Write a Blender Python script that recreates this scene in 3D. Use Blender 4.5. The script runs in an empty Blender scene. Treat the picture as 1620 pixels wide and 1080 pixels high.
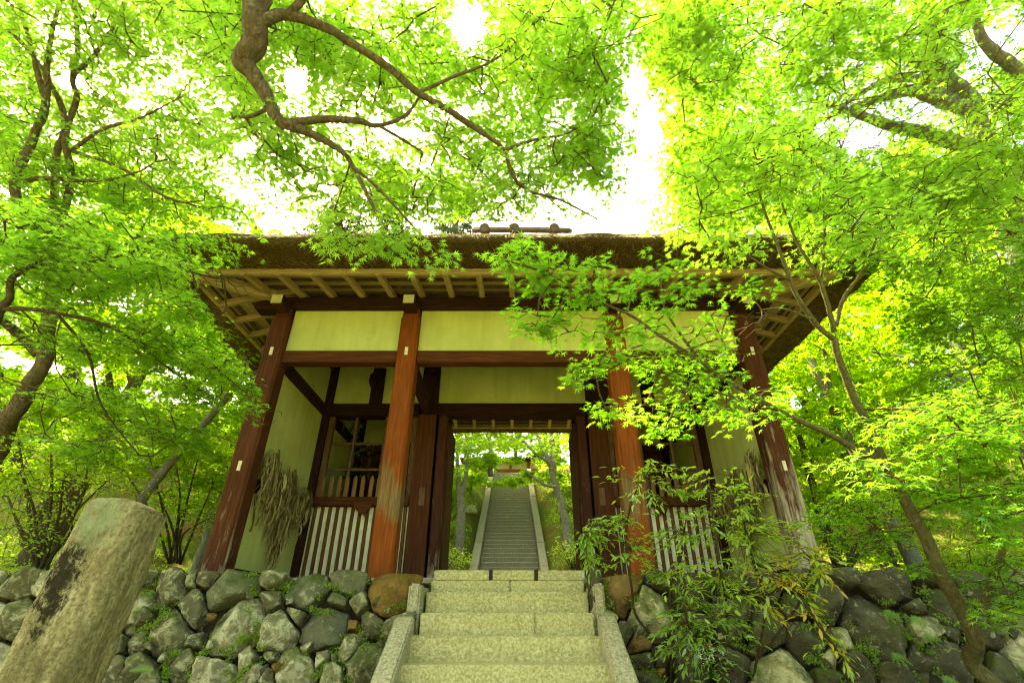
import bpy, bmesh, math, random
import numpy as np
from mathutils import Vector, Matrix, noise
R = math.radians
random.seed(7)
rng = np.random.default_rng(7)
S = bpy.context.scene
COL = S.collection

# ------------------------------------------------------------------ camera, sky, sun, exposure
F = 770.0                                   # focal length in pixels of a 1620 px wide frame
TH = math.atan(440 / 770)                   # the camera looks up about 30 degrees
CT, ST = math.cos(TH), math.sin(TH)
cd = bpy.data.cameras.new('camera'); cam = bpy.data.objects.new('camera', cd); COL.objects.link(cam)
cd.sensor_width = 36.0; cd.lens = 36.0 * F / 1620; cd.clip_start = .05; cd.clip_end = 500
cam.location = (0, 0, 0); cam.rotation_euler = (R(90) + TH, 0, 0)
S.camera = cam
SUN_EL, SUN_AZ = R(56), R(-56)              # sun high behind the left end of the gate
w = bpy.data.worlds.new('World'); S.world = w; w.use_nodes = True
nt = w.node_tree; nt.nodes.clear()
sky = nt.nodes.new('ShaderNodeTexSky'); sky.sky_type = 'NISHITA'; sky.sun_disc = False
sky.sun_elevation = SUN_EL; sky.sun_rotation = SUN_AZ; sky.dust_density = 6.0; sky.air_density = .8; sky.ozone_density = .4
bg = nt.nodes.new('ShaderNodeBackground'); bg.inputs['Strength'].default_value = .15
wo = nt.nodes.new('ShaderNodeOutputWorld')
nt.links.new(sky.outputs[0], bg.inputs[0]); nt.links.new(bg.outputs[0], wo.inputs[0])
sl = bpy.data.lights.new('sun', 'SUN'); sl.energy = 3.0; sl.angle = R(.53); sl.color = (1, .95, .84)
so = bpy.data.objects.new('sun', sl); COL.objects.link(so)
sd = Vector((math.sin(SUN_AZ) * math.cos(SUN_EL), math.cos(SUN_AZ) * math.cos(SUN_EL), math.sin(SUN_EL)))
so.rotation_euler = sd.to_track_quat('Z', 'Y').to_euler(); so.location = sd * 60
S.view_settings.view_transform = 'Standard'; S.view_settings.look = 'None'
S.view_settings.exposure = 3.32; S.view_settings.gamma = 1.0; S.view_settings.use_curve_mapping = False
S.view_settings.use_white_balance = True; S.view_settings.white_balance_temperature = 9400; S.view_settings.white_balance_tint = -8   # balanced for open shade
S.render.engine = 'CYCLES'
cy = S.cycles
cy.max_bounces = 10; cy.diffuse_bounces = 6; cy.transmission_bounces = 8; cy.glossy_bounces = 3
cy.sample_clamp_indirect = 6.0; cy.caustics_reflective = False; cy.caustics_refractive = False
cy.use_denoising = True; cy.pixel_filter_type = 'BLACKMAN_HARRIS'; cy.filter_width = 1.05

# ------------------------------------------------------------------ helpers
def at(px, py, d):
    """world point seen at pixel (px, py) of the 1620 x 1080 frame, d metres deep along the view axis"""
    r = (px - 810) / F; u = (540 - py) / F
    return Vector((r, CT - u * ST, ST + u * CT)) * d
def atY(px, py, Y):
    r = (px - 810) / F; u = (540 - py) / F
    return Vector((r, CT - u * ST, ST + u * CT)) * (Y / (CT - u * ST))
def project(P):
    P = np.asarray(P); d = P[:, 1] * CT + P[:, 2] * ST; d = np.where(d < .05, .05, d)
    u = -P[:, 1] * ST + P[:, 2] * CT
    return 810 + F * P[:, 0] / d, 540 - F * u / d, d

def tag(o, label=None, cat=None, group=None, kind=None):
    for k, v in (('label', label), ('category', cat), ('group', group), ('kind', kind)):
        if v: o[k] = v
    return o
def empty(name, loc=(0, 0, 0), label=None, cat=None, group=None, parent=None):
    o = bpy.data.objects.new(name, None); COL.objects.link(o); o.location = loc; o.empty_display_size = .1
    o.parent = parent
    return tag(o, label, cat, group)
def link(name, me, m=None, parent=None, loc=(0, 0, 0), rot=None):
    o = bpy.data.objects.new(name, me); COL.objects.link(o); o.location = loc
    if rot is not None: o.rotation_euler = rot
    if m is not None and not me.materials: me.materials.append(m)
    o.parent = parent
    return o
def under(o, parent):
    """parent o without moving it (parents only carry a translation)"""
    o.parent = parent; p = parent; off = Vector((0, 0, 0))
    while p is not None: off += p.location; p = p.parent
    o.location = Vector(o.location) - off
    return o
def tri_mesh(name, V, T, tint=None, smooth=False):
    me = bpy.data.meshes.new(name); V = np.ascontiguousarray(V, np.float32); T = np.ascontiguousarray(T, np.int32)
    n = len(T)
    me.vertices.add(len(V)); me.vertices.foreach_set('co', V.ravel())
    me.loops.add(n * 3); me.loops.foreach_set('vertex_index', T.ravel())
    me.polygons.add(n); me.polygons.foreach_set('loop_start', np.arange(0, n * 3, 3, dtype=np.int32))
    if smooth: me.polygons.foreach_set('use_smooth', np.ones(n, bool))
    if tint is not None:
        a = me.attributes.new('tint', 'FLOAT', 'POINT'); a.data.foreach_set('value', np.ascontiguousarray(tint, np.float32))
    me.update(calc_edges=True)
    return me
class MB:
    def __init__(s): s.v = []; s.f = []
    def add(s, vs, fs):
        b = len(s.v); s.v += [tuple(v) for v in vs]; s.f += [tuple(b + i for i in f) for f in fs]
    def box(s, lo, hi, ch=0.0):
        c = [(a + b) / 2 for a, b in zip(lo, hi)]; h = [(b - a) / 2 for a, b in zip(lo, hi)]
        V, Fc = cbox_data(h, ch); s.add([(x + c[0], y + c[1], z + c[2]) for x, y, z in V], Fc)
    def tube(s, pts, rad, n=8, cap=True):
        V, T = tube_data(pts, rad, n, cap); s.add(V, T)
    def mesh(s, name, smooth=False):
        me = bpy.data.meshes.new(name); me.from_pydata(s.v, [], s.f)
        if smooth: me.polygons.foreach_set('use_smooth', [True] * len(me.polygons))
        me.update(); return me
    def build(s, name, m, parent=None, smooth=False):
        return link(name, s.mesh(name, smooth), m, parent)
def cbox_data(h, ch):
    if ch <= 0:
        V = [(sx * h[0], sy * h[1], sz * h[2]) for sx in (-1, 1) for sy in (-1, 1) for sz in (-1, 1)]
        return V, [(0, 1, 3, 2), (4, 6, 7, 5), (0, 4, 5, 1), (2, 3, 7, 6), (0, 2, 6, 4), (1, 5, 7, 3)]
    bm = bmesh.new(); bmesh.ops.create_cube(bm, size=1)
    for v in bm.verts: v.co = Vector((v.co.x * 2 * h[0], v.co.y * 2 * h[1], v.co.z * 2 * h[2]))
    bmesh.ops.bevel(bm, geom=bm.edges[:], offset=min(ch, min(h) * .45), segments=1, affect='EDGES')
    bm.verts.ensure_lookup_table(); bm.verts.index_update()
    V = [tuple(v.co) for v in bm.verts]; Fc = [tuple(v.index for v in f.verts) for f in bm.faces]; bm.free()
    return V, Fc
_boxes = {}
def beam(name, lo, hi, m, parent, ch=.008, rot=None, label=None):
    """one chamfered timber or slab; alike ones share their mesh"""
    size = tuple(round(b - a, 4) for a, b in zip(lo, hi)); key = (size, ch, m.name)
    if key not in _boxes:
        V, Fc = cbox_data([x / 2 for x in size], ch)
        me = bpy.data.meshes.new(name); me.from_pydata(V, [], Fc); me.materials.append(m); me.update(); _boxes[key] = me
    o = link(name, _boxes[key], None, None, [(a + b) / 2 for a, b in zip(lo, hi)], rot)
    if parent is not None: under(o, parent)
    if label: o['label'] = label
    return o
def smooth_path(pts, rad, sub=4, wob=0.0):
    P = [Vector(p) for p in pts]; n = len(P); out = []; rr = []
    for i in range(n - 1):
        p0 = P[max(i - 1, 0)]; p1 = P[i]; p2 = P[i + 1]; p3 = P[min(i + 2, n - 1)]
        for k in range(sub):
            t = k / sub
            q = .5 * ((2 * p1) + (p2 - p0) * t + (2 * p0 - 5 * p1 + 4 * p2 - p3) * t * t + (3 * p1 - p0 - 3 * p2 + p3) * t ** 3)
            r = rad[i] * (1 - t) + rad[i + 1] * t
            if wob: q = q + Vector(noise.noise_vector(q * 3.1)) * wob * r
            out.append(q); rr.append(r)
    out.append(P[-1]); rr.append(rad[-1])
    return out, rr
def tube_data(pts, rad, n=8, cap=True, rough=0.0):
    pts = [Vector(p) for p in pts]; V = []; Fc = []; up = None
    for i, p in enumerate(pts):
        t = (pts[min(i + 1, len(pts) - 1)] - pts[max(i - 1, 0)]).normalized()
        if up is None: up = t.orthogonal().normalized()
        up = (up - t * up.dot(t)).normalized(); s = t.cross(up)
        for k in range(n):
            a = 2 * math.pi * k / n; r = rad[i]
            q = p + (up * math.cos(a) + s * math.sin(a)) * r
            if rough: q = p + (q - p) * (1 + rough * noise.noise(q * (1.2 / max(r, .03))))
            V.append(q)
    for i in range(len(pts) - 1):
        for k in range(n):
            a = i * n + k; b = i * n + (k + 1) % n; Fc.append((a, b, b + n, a + n))
    if cap:
        Fc.append(tuple(range(n - 1, -1, -1))); Fc.append(tuple(range((len(pts) - 1) * n, len(pts) * n)))
    return V, Fc

# ------------------------------------------------------------------ materials
class NT:
    def __init__(s, name):
        s.m = bpy.data.materials.new(name); s.m.use_nodes = True; s.t = s.m.node_tree; s.t.nodes.clear()
        s.out = s.n('ShaderNodeOutputMaterial')
    def n(s, ty, **kw):
        x = s.t.nodes.new(ty)
        for k, v in kw.items():
            if hasattr(x, k) and k not in ('Scale',): setattr(x, k, v)
            else: x.inputs[k].default_value = v
        return x
    def l(s, a, b): s.t.links.new(a, b)
    def coord(s, scale=(1, 1, 1), shift=True, kind='Object'):
        c = s.n('ShaderNodeTexCoord'); mp = s.n('ShaderNodeMapping'); mp.inputs['Scale'].default_value = scale
        s.l(c.outputs[kind], mp.inputs['Vector'])
        if shift:
            oi = s.n('ShaderNodeObjectInfo'); mu = s.n('ShaderNodeMath', operation='MULTIPLY'); mu.inputs[1].default_value = 37.0
            s.l(oi.outputs['Random'], mu.inputs[0]); s.l(mu.outputs[0], mp.inputs['Location'])
        return mp.outputs[0]
    def noise(s, vec, scale, detail=6, rough=.6, dist=0.0):
        x = s.n('ShaderNodeTexNoise'); x.inputs['Scale'].default_value = scale; x.inputs['Detail'].default_value = detail
        x.inputs['Roughness'].default_value = rough; x.inputs['Distortion'].default_value = dist
        s.l(vec, x.inputs['Vector']); return x.outputs['Fac']
    def ramp(s, fac, stops):
        x = s.n('ShaderNodeValToRGB'); e = x.color_ramp.elements
        while len(e) < len(stops): e.new(.5)
        for el, (p, c) in zip(e, stops):
            el.position = p; el.color = (c, c, c, 1) if isinstance(c, (int, float)) else (*c, 1)
        s.l(fac, x.inputs[0]); return x.outputs[0]
    def mix(s, fac, a, b, mode='MIX'):
        x = s.n('ShaderNodeMix', data_type='RGBA', blend_type=mode)
        for k, v in ((0, fac), (6, a), (7, b)):
            if hasattr(v, 'links'): s.l(v, x.inputs[k])
            else: x.inputs[k].default_value = v if k == 0 else (*v, 1)
        return x.outputs[2]
    def math(s, op, a, b=0.0):
        x = s.n('ShaderNodeMath', operation=op)
        for i, v in enumerate((a, b)):
            if hasattr(v, 'links'): s.l(v, x.inputs[i])
            else: x.inputs[i].default_value = v
        return x.outputs[0]
    def bump(s, h, strength=.4, dist=.02, prev=None):
        x = s.n('ShaderNodeBump'); x.inputs['Strength'].default_value = strength; x.inputs['Distance'].default_value = dist
        s.l(h, x.inputs['Height'])
        if prev is not None: s.l(prev, x.inputs['Normal'])
        return x.outputs[0]
    def pbr(s, col, rough=.8, nrm=None, spec=.3):
        b = s.n('ShaderNodeBsdfPrincipled'); b.inputs['Specular IOR Level'].default_value = spec * .35
        for v, k in ((col, 'Base Color'), (rough, 'Roughness'), (nrm, 'Normal')):
            if v is None: continue
            if hasattr(v, 'links'): s.l(v, b.inputs[k])
            else: b.inputs[k].default_value = v if k == 'Roughness' else (*v, 1)
        s.l(b.outputs[0], s.out.inputs[0]); return s.m

def wood(name, base, light, scale, worn=None, worn_z=None, wear=.5, rough=.75, amt=0.0, band=None):
    k = NT(name); v = k.coord(scale); g = k.noise(v, 3.0, 8, .62, .3)
    big = k.noise(k.coord((1, 1, 1)), 1.6, 5, .6)
    col = k.ramp(g, [(.28, tuple(c * .55 for c in base)), (.5, base), (.72, light)])
    col = k.mix(k.ramp(big, [(.35, .0), (.7, .55)]), col, tuple(c * .6 for c in base))
    if worn is not None:
        c = k.n('ShaderNodeTexCoord'); sp = k.n('ShaderNodeSeparateXYZ'); k.l(c.outputs['Object'], sp.inputs[0])
        patch = k.noise(k.coord((7, 7, 1.3)), 1.5, 8, .68)
        zz = k.math('MULTIPLY', k.math('SUBTRACT', worn_z, sp.outputs['Z']), wear)
        f = k.math('ADD', k.math('ADD', zz, amt), k.math('MULTIPLY', k.math('SUBTRACT', patch, .5), 3.0))
        wcol = k.ramp(g, [(.3, tuple(c * .45 for c in worn)), (.55, worn), (.75, tuple(min(1, c * 1.35) for c in worn))])
        if band: f = k.math('SUBTRACT', f, k.math('MULTIPLY', k.math('MAXIMUM', k.math('SUBTRACT', band, sp.outputs['Z']), 0.0), 3.2))
        col = k.mix(k.ramp(f, [(.3, 0.0), (.8, .92)]), col, wcol)
    return k.pbr(col, rough, k.bump(g, .35, .006), .25)
M = {}
RED, REDL = (.20, .050, .010), (.29, .08, .015)
M['post'] = wood('red_post_wood', RED, REDL, (14, 14, .9), (.17, .115, .048), -.30, 1.3, band=-.95)
M['post_out'] = wood('corner_post_wood', (.078, .027, .011), (.135, .047, .018), (14, 14, .9), (.34, .28, .17), -.9, .6, amt=-.05)
M['post_right'] = wood('bleached_corner_post_wood', (.078, .027, .011), (.135, .047, .018), (14, 14, .9), (.36, .31, .20), -.3, .5, amt=.25)
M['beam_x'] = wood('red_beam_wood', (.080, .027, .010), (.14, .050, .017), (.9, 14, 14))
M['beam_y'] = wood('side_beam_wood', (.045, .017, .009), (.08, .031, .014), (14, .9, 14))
M['shaded_x'] = wood('shaded_beam_wood', (.030, .012, .008), (.055, .021, .012), (.9, 14, 14))  # same red paint as the other beams, darkened to stand for deep shade
M['shaded_z'] = wood('shaded_post_wood', (.032, .012, .008), (.062, .022, .012), (14, 14, .9))  # inner posts likewise: the shade is put into the colour
M['door'] = wood('door_board_wood', (.080, .028, .011), (.14, .050, .018), (11, 11, .7), (.22, .13, .06), -1.3, .7)
M['jamb'] = wood('worn_jamb_wood', (.07, .025, .014), (.12, .05, .025), (16, 16, 1.0), (.42, .35, .22), -.2, .35, amt=.1)
M['pale_x'] = wood('pale_board_wood', (.44, .315, .15), (.58, .44, .23), (1.0, 16, 16))
M['pale_y'] = wood('pale_rafter_wood', (.40, .28, .13), (.54, .40, .21), (16, 1.0, 16))
M['rafter_x'] = wood('side_rafter_wood', (.32, .22, .105), (.44, .32, .165), (1.0, 16, 16))
M['batten'] = wood('dark_batten_wood', (.10, .06, .03), (.17, .11, .05), (4, 4, 4))
M['slat'] = wood('brown_slat_wood', (.14, .065, .026), (.22, .11, .045), (18, 18, 1.2))
M['picket'] = wood('picket_wood', (.22, .12, .05), (.32, .19, .08), (18, 18, 1.2))
M['lattice'] = wood('lattice_wood', (.15, .085, .042), (.22, .14, .07), (9, 9, 3))

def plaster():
    k = NT('leaf_lit_plaster'); v = k.coord((1, 1, 1), True)
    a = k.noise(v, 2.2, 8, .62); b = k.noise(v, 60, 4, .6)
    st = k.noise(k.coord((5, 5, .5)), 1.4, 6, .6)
    col = k.ramp(a, [(.3, (.43, .465, .145)), (.6, (.53, .565, .20)), (.8, (.475, .505, .17))])  # green light from the leaves is put into this base colour
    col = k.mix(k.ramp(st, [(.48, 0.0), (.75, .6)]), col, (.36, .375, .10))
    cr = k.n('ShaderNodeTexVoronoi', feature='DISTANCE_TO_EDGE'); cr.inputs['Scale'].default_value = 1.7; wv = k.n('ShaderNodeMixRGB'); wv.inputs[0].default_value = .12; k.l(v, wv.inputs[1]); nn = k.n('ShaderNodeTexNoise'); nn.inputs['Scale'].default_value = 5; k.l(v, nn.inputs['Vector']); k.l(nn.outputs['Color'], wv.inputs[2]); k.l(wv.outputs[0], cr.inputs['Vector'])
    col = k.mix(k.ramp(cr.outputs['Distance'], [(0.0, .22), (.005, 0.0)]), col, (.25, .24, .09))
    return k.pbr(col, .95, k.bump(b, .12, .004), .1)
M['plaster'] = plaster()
def cloth_board():
    k = NT('limewashed_board'); v = k.coord((1, 1, 1)); a = k.noise(v, 8, 7, .65)
    col = k.ramp(a, [(.3, (.60, .60, .40)), (.55, (.80, .79, .56)), (.8, (.70, .69, .47))])
    return k.pbr(col, .95, k.bump(a, .15, .004), .1)
M['white'] = cloth_board()
def thatch():
    k = NT('thatch_reed_ends'); v = k.coord((1, 1, 1), False)
    a = k.noise(v, 70, 5, .7); b = k.noise(v, 1.7, 6, .6); c = k.noise(v, 22, 5, .65)
    col = k.ramp(a, [(.28, (.030, .018, .008)), (.5, (.115, .070, .030)), (.72, (.27, .185, .09))])
    col = k.mix(k.ramp(b, [(.38, 0.0), (.68, .6)]), col, (.085, .07, .022))
    return k.pbr(col, 1.0, k.bump(c, .9, .05, k.bump(a, .9, .02)), .05)
M['thatch'] = thatch()
def straw(name, lo, hi, sc=(60, 60, 60)):
    k = NT(name); a = k.n('ShaderNodeAttribute', attribute_name='tint')
    col = k.ramp(a.outputs['Fac'], [(.0, lo), (1.0, hi)])
    return k.pbr(col, .95, None, .1)
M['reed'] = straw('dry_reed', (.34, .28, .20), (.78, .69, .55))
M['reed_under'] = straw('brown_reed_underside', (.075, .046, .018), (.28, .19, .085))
M['straw'] = straw('decayed_straw', (.10, .075, .028), (.44, .36, .16))

def granite(name, dark, mid, light, moss=.25):
    k = NT(name); v = k.coord((1, 1, 1), True)
    sp = k.noise(v, 46, 5, .75); b = k.noise(v, 2.6, 7, .65); chip = k.noise(v, 26, 5, .7)
    col = k.ramp(sp, [(.36, dark), (.5, mid), (.62, light)])
    col = k.mix(k.ramp(b, [(.42, 0.0), (.72, moss)]), col, (.17, .16, .055))
    col = k.mix(k.ramp(k.noise(v, 5.5, 8, .7), [(.58, 0.0), (.7, .55)]), col, (.40, .34, .13))
    return k.pbr(col, .92, k.bump(chip, 1.0, .03, k.bump(sp, .6, .006)), .15)
M['granite'] = granite('step_granite', (.29, .26, .11), (.46, .425, .195), (.62, .58, .30))
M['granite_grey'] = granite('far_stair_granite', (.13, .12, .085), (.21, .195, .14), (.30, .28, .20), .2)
M['curb'] = granite('curb_granite', (.21, .195, .11), (.36, .335, .20), (.48, .45, .28), .25)
def rock(name, c1, c2, c3, lichen=(.42, .43, .27), moss=(.075, .10, .018), la=.62):
    k = NT(name); v = k.coord((1, 1, 1), True)
    a = k.noise(v, 5, 9, .68, .4); f = k.noise(v, 38, 6, .7); l = k.noise(v, 11, 8, .72, .6); mo = k.noise(v, 3.3, 7, .65)
    oi = k.n('ShaderNodeObjectInfo')
    col = k.ramp(a, [(.3, c1), (.52, c2), (.75, c3)])
    col = k.mix(k.math('MULTIPLY', oi.outputs['Random'], .55), col, (.095, .085, .06))
    col = k.mix(k.ramp(l, [(la - .06, 0.0), (la + .04, .8)]), col, lichen)
    g = k.n('ShaderNodeNewGeometry'); sx = k.n('ShaderNodeSeparateXYZ'); k.l(g.outputs['Normal'], sx.inputs[0])
    mf = k.math('ADD', mo, k.math('MULTIPLY', sx.outputs['Z'], .10))
    col = k.mix(k.ramp(mf, [(.56, 0.0), (.68, .85)]), col, moss)
    return k.pbr(col, .9, k.bump(l, .8, .04, k.bump(f, 1.0, .025)), .2)
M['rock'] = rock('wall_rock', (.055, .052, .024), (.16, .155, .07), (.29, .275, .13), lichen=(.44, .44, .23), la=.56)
M['rock_light'] = rock('pale_lichen_rock', (.15, .135, .06), (.36, .335, .155), (.54, .51, .27), lichen=(.62, .60, .36), la=.52)
M['rock_green'] = rock('grey_green_rock', (.10, .11, .055), (.18, .19, .095), (.25, .255, .135), la=.62)
M['rock_orange'] = rock('rust_orange_rock', (.10, .05, .015), (.30, .165, .032), (.42, .27, .07), lichen=(.34, .22, .06), moss=(.14, .09, .02), la=.6)
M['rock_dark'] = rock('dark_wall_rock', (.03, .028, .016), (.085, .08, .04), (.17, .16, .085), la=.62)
def pillar_mat():
    k = NT('weathered_pillar_stone'); v = k.coord((1, 1, 1), False); vs = k.coord((7, 7, 1.6), False)
    a = k.noise(vs, 2.5, 9, .7, .5); sp = k.noise(v, 60, 5, .7); p = k.noise(v, 13, 8, .72, .8)
    col = k.ramp(a, [(.3, (.085, .072, .03)), (.5, (.20, .178, .08)), (.7, (.36, .33, .165))])
    col = k.mix(k.ramp(sp, [(.38, .75), (.56, 0.0)]), col, (.075, .066, .03))
    c = k.n('ShaderNodeTexCoord'); mp = k.n('ShaderNodeMapping'); k.l(c.outputs['Object'], mp.inputs[0])
    def blob(cx, cz, sx, sz):
        q = k.n('ShaderNodeSeparateXYZ'); k.l(c.outputs['Object'], q.inputs[0])
        dx = k.math('DIVIDE', k.math('SUBTRACT', q.outputs['X'], cx), sx); dz = k.math('DIVIDE', k.math('SUBTRACT', q.outputs['Z'], cz), sz)
        return k.math('ADD', k.math('MULTIPLY', dx, dx), k.math('MULTIPLY', dz, dz))
    d = k.math('ADD', blob(-.075, -.32, .075, .20), k.math('MULTIPLY', k.math('SUBTRACT', p, .5), 6.0))
    fine = k.noise(k.coord((9, 9, 4), False), 9, 6, .75, .6)
    d = k.math('ADD', d, k.math('MULTIPLY', k.math('SUBTRACT', fine, .5), 5.0))
    col = k.mix(k.ramp(d, [(.35, .95), (1.3, 0.0)]), col, (.016, .014, .008))
    g = k.math('ADD', blob(-.04, -.07, .12, .12), k.math('MULTIPLY', k.math('SUBTRACT', p, .5), 4.0))
    col = k.mix(k.ramp(k.math('ADD', g, k.math('MULTIPLY', k.math('SUBTRACT', fine, .5), 5.0)), [(.2, .7), (1.3, 0.0)]), col, (.17, .215, .10))
    col = k.mix(k.ramp(k.noise(vs, 3.3, 7, .7), [(.56, 0.0), (.72, .6)]), col, (.12, .105, .035))
    return k.pbr(col, .95, k.bump(p, .9, .02, k.bump(sp, .7, .006)), .1)
M['pillar'] = pillar_mat()
def bark(name, c1, c2, c3, moss=.4):
    k = NT(name); v = k.coord((8, 8, 2.6), True); a = k.noise(v, 4.5, 9, .72, .8); p = k.noise(k.coord((1, 1, 1)), 5, 7, .7)
    col = k.ramp(a, [(.3, c1), (.5, c2), (.72, c3)])
    col = k.mix(k.ramp(p, [(.5, 0.0), (.66, moss)]), col, (.13, .14, .045))
    col = k.mix(k.ramp(k.noise(k.coord((1, 1, 1)), 9, 6, .7), [(.6, 0.0), (.7, .5)]), col, (.33, .32, .24))
    return k.pbr(col, .95, k.bump(a, 1.0, .04), .1)
M['bark'] = bark('maple_bark', (.040, .030, .015), (.115, .088, .048), (.22, .175, .105))
M['bark_pale'] = bark('pale_sapling_bark', (.055, .047, .02), (.125, .11, .048), (.21, .19, .10), .6)
M['bark_grey'] = bark('grey_trunk_bark', (.085, .078, .064), (.20, .185, .155), (.34, .32, .27), .25)
M['bark_dark'] = bark('dark_trunk_bark', (.035, .028, .016), (.08, .062, .035), (.13, .105, .06), .3)
M['twig'] = bark('twig_bark', (.06, .045, .022), (.12, .09, .045), (.19, .15, .08), .15)
def leaf(name, lo, hi, tlo, thi, tr=.55, gloss=.05, extra=None):
    k = NT(name); a = k.n('ShaderNodeAttribute', attribute_name='tint')
    st = [(0.0, lo), (1.0, hi)]; ts = [(0.0, tlo), (1.0, thi)]
    if extra: st = [(0.0, lo), (.72, hi), (.80, extra), (1.0, extra)]; ts = [(0.0, tlo), (.72, thi), (.80, tuple(c * 2.0 for c in extra)), (1.0, tuple(c * 2.0 for c in extra))]
    d = k.n('ShaderNodeBsdfDiffuse'); t = k.n('ShaderNodeBsdfTranslucent'); g = k.n('ShaderNodeBsdfGlossy'); g.inputs['Roughness'].default_value = .45
    k.l(k.ramp(a.outputs['Fac'], st), d.inputs[0]); k.l(k.ramp(a.outputs['Fac'], ts), t.inputs[0])
    m1 = k.n('ShaderNodeMixShader'); m1.inputs[0].default_value = tr; k.l(d.outputs[0], m1.inputs[1]); k.l(t.outputs[0], m1.inputs[2])
    m2 = k.n('ShaderNodeMixShader'); m2.inputs[0].default_value = gloss; k.l(m1.outputs[0], m2.inputs[1]); k.l(g.outputs[0], m2.inputs[2])
    k.l(m2.outputs[0], k.out.inputs[0]); return k.m
M['leaf'] = leaf('maple_leaf', (.075, .195, .018), (.16, .28, .048), (.20, .52, .03), (.385, .64, .065), .56, .03)
M['leaf_far'] = leaf('far_maple_leaf', (.125, .26, .03), (.25, .35, .05), (.33, .64, .04), (.54, .77, .065), .57, .02)
M['nandina'] = leaf('nandina_leaf', (.12, .27, .04), (.30, .44, .06), (.30, .62, .05), (.60, .76, .07), .45, .06, extra=(.52, .38, .05))
M['shrub'] = leaf('shrub_leaf', (.11, .23, .025), (.27, .35, .04), (.30, .56, .03), (.58, .72, .06), .52, .05)
M['cedar'] = leaf('cedar_needles', (.035, .060, .032), (.075, .105, .055), (.06, .10, .04), (.10, .15, .06), .35, .03)
M['petal'] = leaf('white_petal', (.75, .75, .68), (.8, .8, .72), (.6, .6, .5), (.7, .7, .6), .4, .03)
M['fern'] = leaf('fern_leaf', (.08, .20, .015), (.16, .30, .02), (.25, .5, .015), (.40, .66, .02), .5, .05)
def ground_mat():
    k = NT('moss_and_leaf_litter'); v = k.coord((1, 1, 1), False)
    a = k.noise(v, 1.3, 9, .68); f = k.noise(v, 30, 6, .7); l = k.noise(v, 4.2, 8, .7)
    col = k.ramp(f, [(.3, (.055, .075, .014)), (.5, (.115, .150, .026)), (.7, (.19, .22, .045))])
    col = k.mix(k.ramp(a, [(.47, 0.0), (.60, .9)]), col, (.13, .085, .035))
    col = k.mix(k.ramp(l, [(.56, 0.0), (.66, .8)]), col, (.24, .22, .045))
    return k.pbr(col, 1.0, k.bump(f, 1.0, .05), .05)
M['ground'] = ground_mat()
def plain(name, c, c2, sc=12, rough=.9):
    k = NT(name); a = k.noise(k.coord((1, 1, 1)), sc, 6, .65)
    return k.pbr(k.ramp(a, [(.3, c), (.7, c2)]), rough, k.bump(a, .3, .01), .15)
M['earth'] = plain('dark_wall_earth', (.018, .014, .009), (.05, .04, .024))
M['floor'] = plain('trodden_gate_floor', (.20, .18, .11), (.30, .27, .17))
M['plug'] = plain('cream_wooden_plug', (.55, .50, .33), (.68, .63, .44), 20)
M['end'] = plain('pale_painted_beam_end', (.46, .43, .23), (.58, .55, .32), 14)
M['statue'] = plain('dark_statue_lacquer', (.025, .014, .008), (.085, .045, .02), 9, .6)
M['hall_wall'] = plain('hall_plaster', (.55, .45, .30), (.66, .56, .40), 6)
M['hall_red'] = plain('hall_red_boards', (.22, .075, .04), (.30, .11, .06), 8)
M['hall_roof'] = plain('hall_roof_tile', (.045, .035, .025), (.085, .065, .045), 10)
M['cut'] = plain('weathered_ridge_log', (.075, .05, .035), (.15, .105, .075), 25)

# ------------------------------------------------------------------ the ground
def hill(x, y):
    ax = abs(x + .08)
    if y < 4.6: base = -1.22
    elif y < 5.75: base = -1.22
    else: base = .34
    if y >= 5.75:
        rise = min(max(y - 13.4, 0), 12.4) * .516 + max(y - 25.8, 0) * .12
        side = min(max(ax - 1.35, 0), 9)
        up = min(max((y - 11.5) / 4, 0), 1)
        base += rise + up * (side * .17 + .18 * min(side * 3, 1))
        if ax < 1.15 and 13.2 < y < 25.6: base -= .35                # bed under the hill stairs
        far = min(max((ax - 5.2) / 3, 0), 1)
        base += far * (.10 * (ax - 5.2) + .25 * min(max(y - 7, 0), 8) * .4)
        if ax > 1.35: base += (noise.noise(Vector((x * .9, y * .9, 3))) * .22 + noise.noise(Vector((x * 2.7, y * 2.7, 9))) * .07) * min(up + far, 1) * min(side * 2, 1)
    else:
        base += noise.noise(Vector((x * .8, y * .8, 1))) * .05
    return base
def ground():
    ys = [-40, -25, -15, -8, -4, -2, 0, 1, 2, 3, 3.6, 4.2, 4.6, 5.0, 5.4, 5.74, 5.76] + list(np.arange(6.2, 30, .35)) + [31, 33, 36, 40, 46, 55, 70, 100, 160]
    xs = [-150, -90, -55, -35, -25] + list(np.arange(-18, -3, .6)) + list(np.arange(-3, 3.01, .3)) + list(np.arange(3.6, 18.1, .6)) + [25, 35, 55, 90, 150]
    V = [(x, y, hill(x, y)) for y in ys for x in xs]; n = len(xs)
    Fc = [(j * n + i, j * n + i + 1, (j + 1) * n + i + 1, (j + 1) * n + i) for j in range(len(ys) - 1) for i in range(n - 1)]
    me = bpy.data.meshes.new('ground'); me.from_pydata(V, [], Fc); me.polygons.foreach_set('use_smooth', [True] * len(Fc)); me.update()
    o = link('ground', me, M['ground']); o['kind'] = 'structure'
ground()
M['bounce'] = plain('pale_bounce_ground', (.15, .15, .07), (.22, .215, .11), 9)
mb = MB(); g = [(-14, -38), (14, -38), (14, 2.95), (-14, 2.95)]
mb.add([(x, y, -1.14) for x, y in g] + [(x, y, -1.3) for x, y in g], [(0, 1, 2, 3), (7, 6, 5, 4)] + [(k, k + 4, (k + 1) % 4 + 4, (k + 1) % 4) for k in range(4)])
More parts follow.
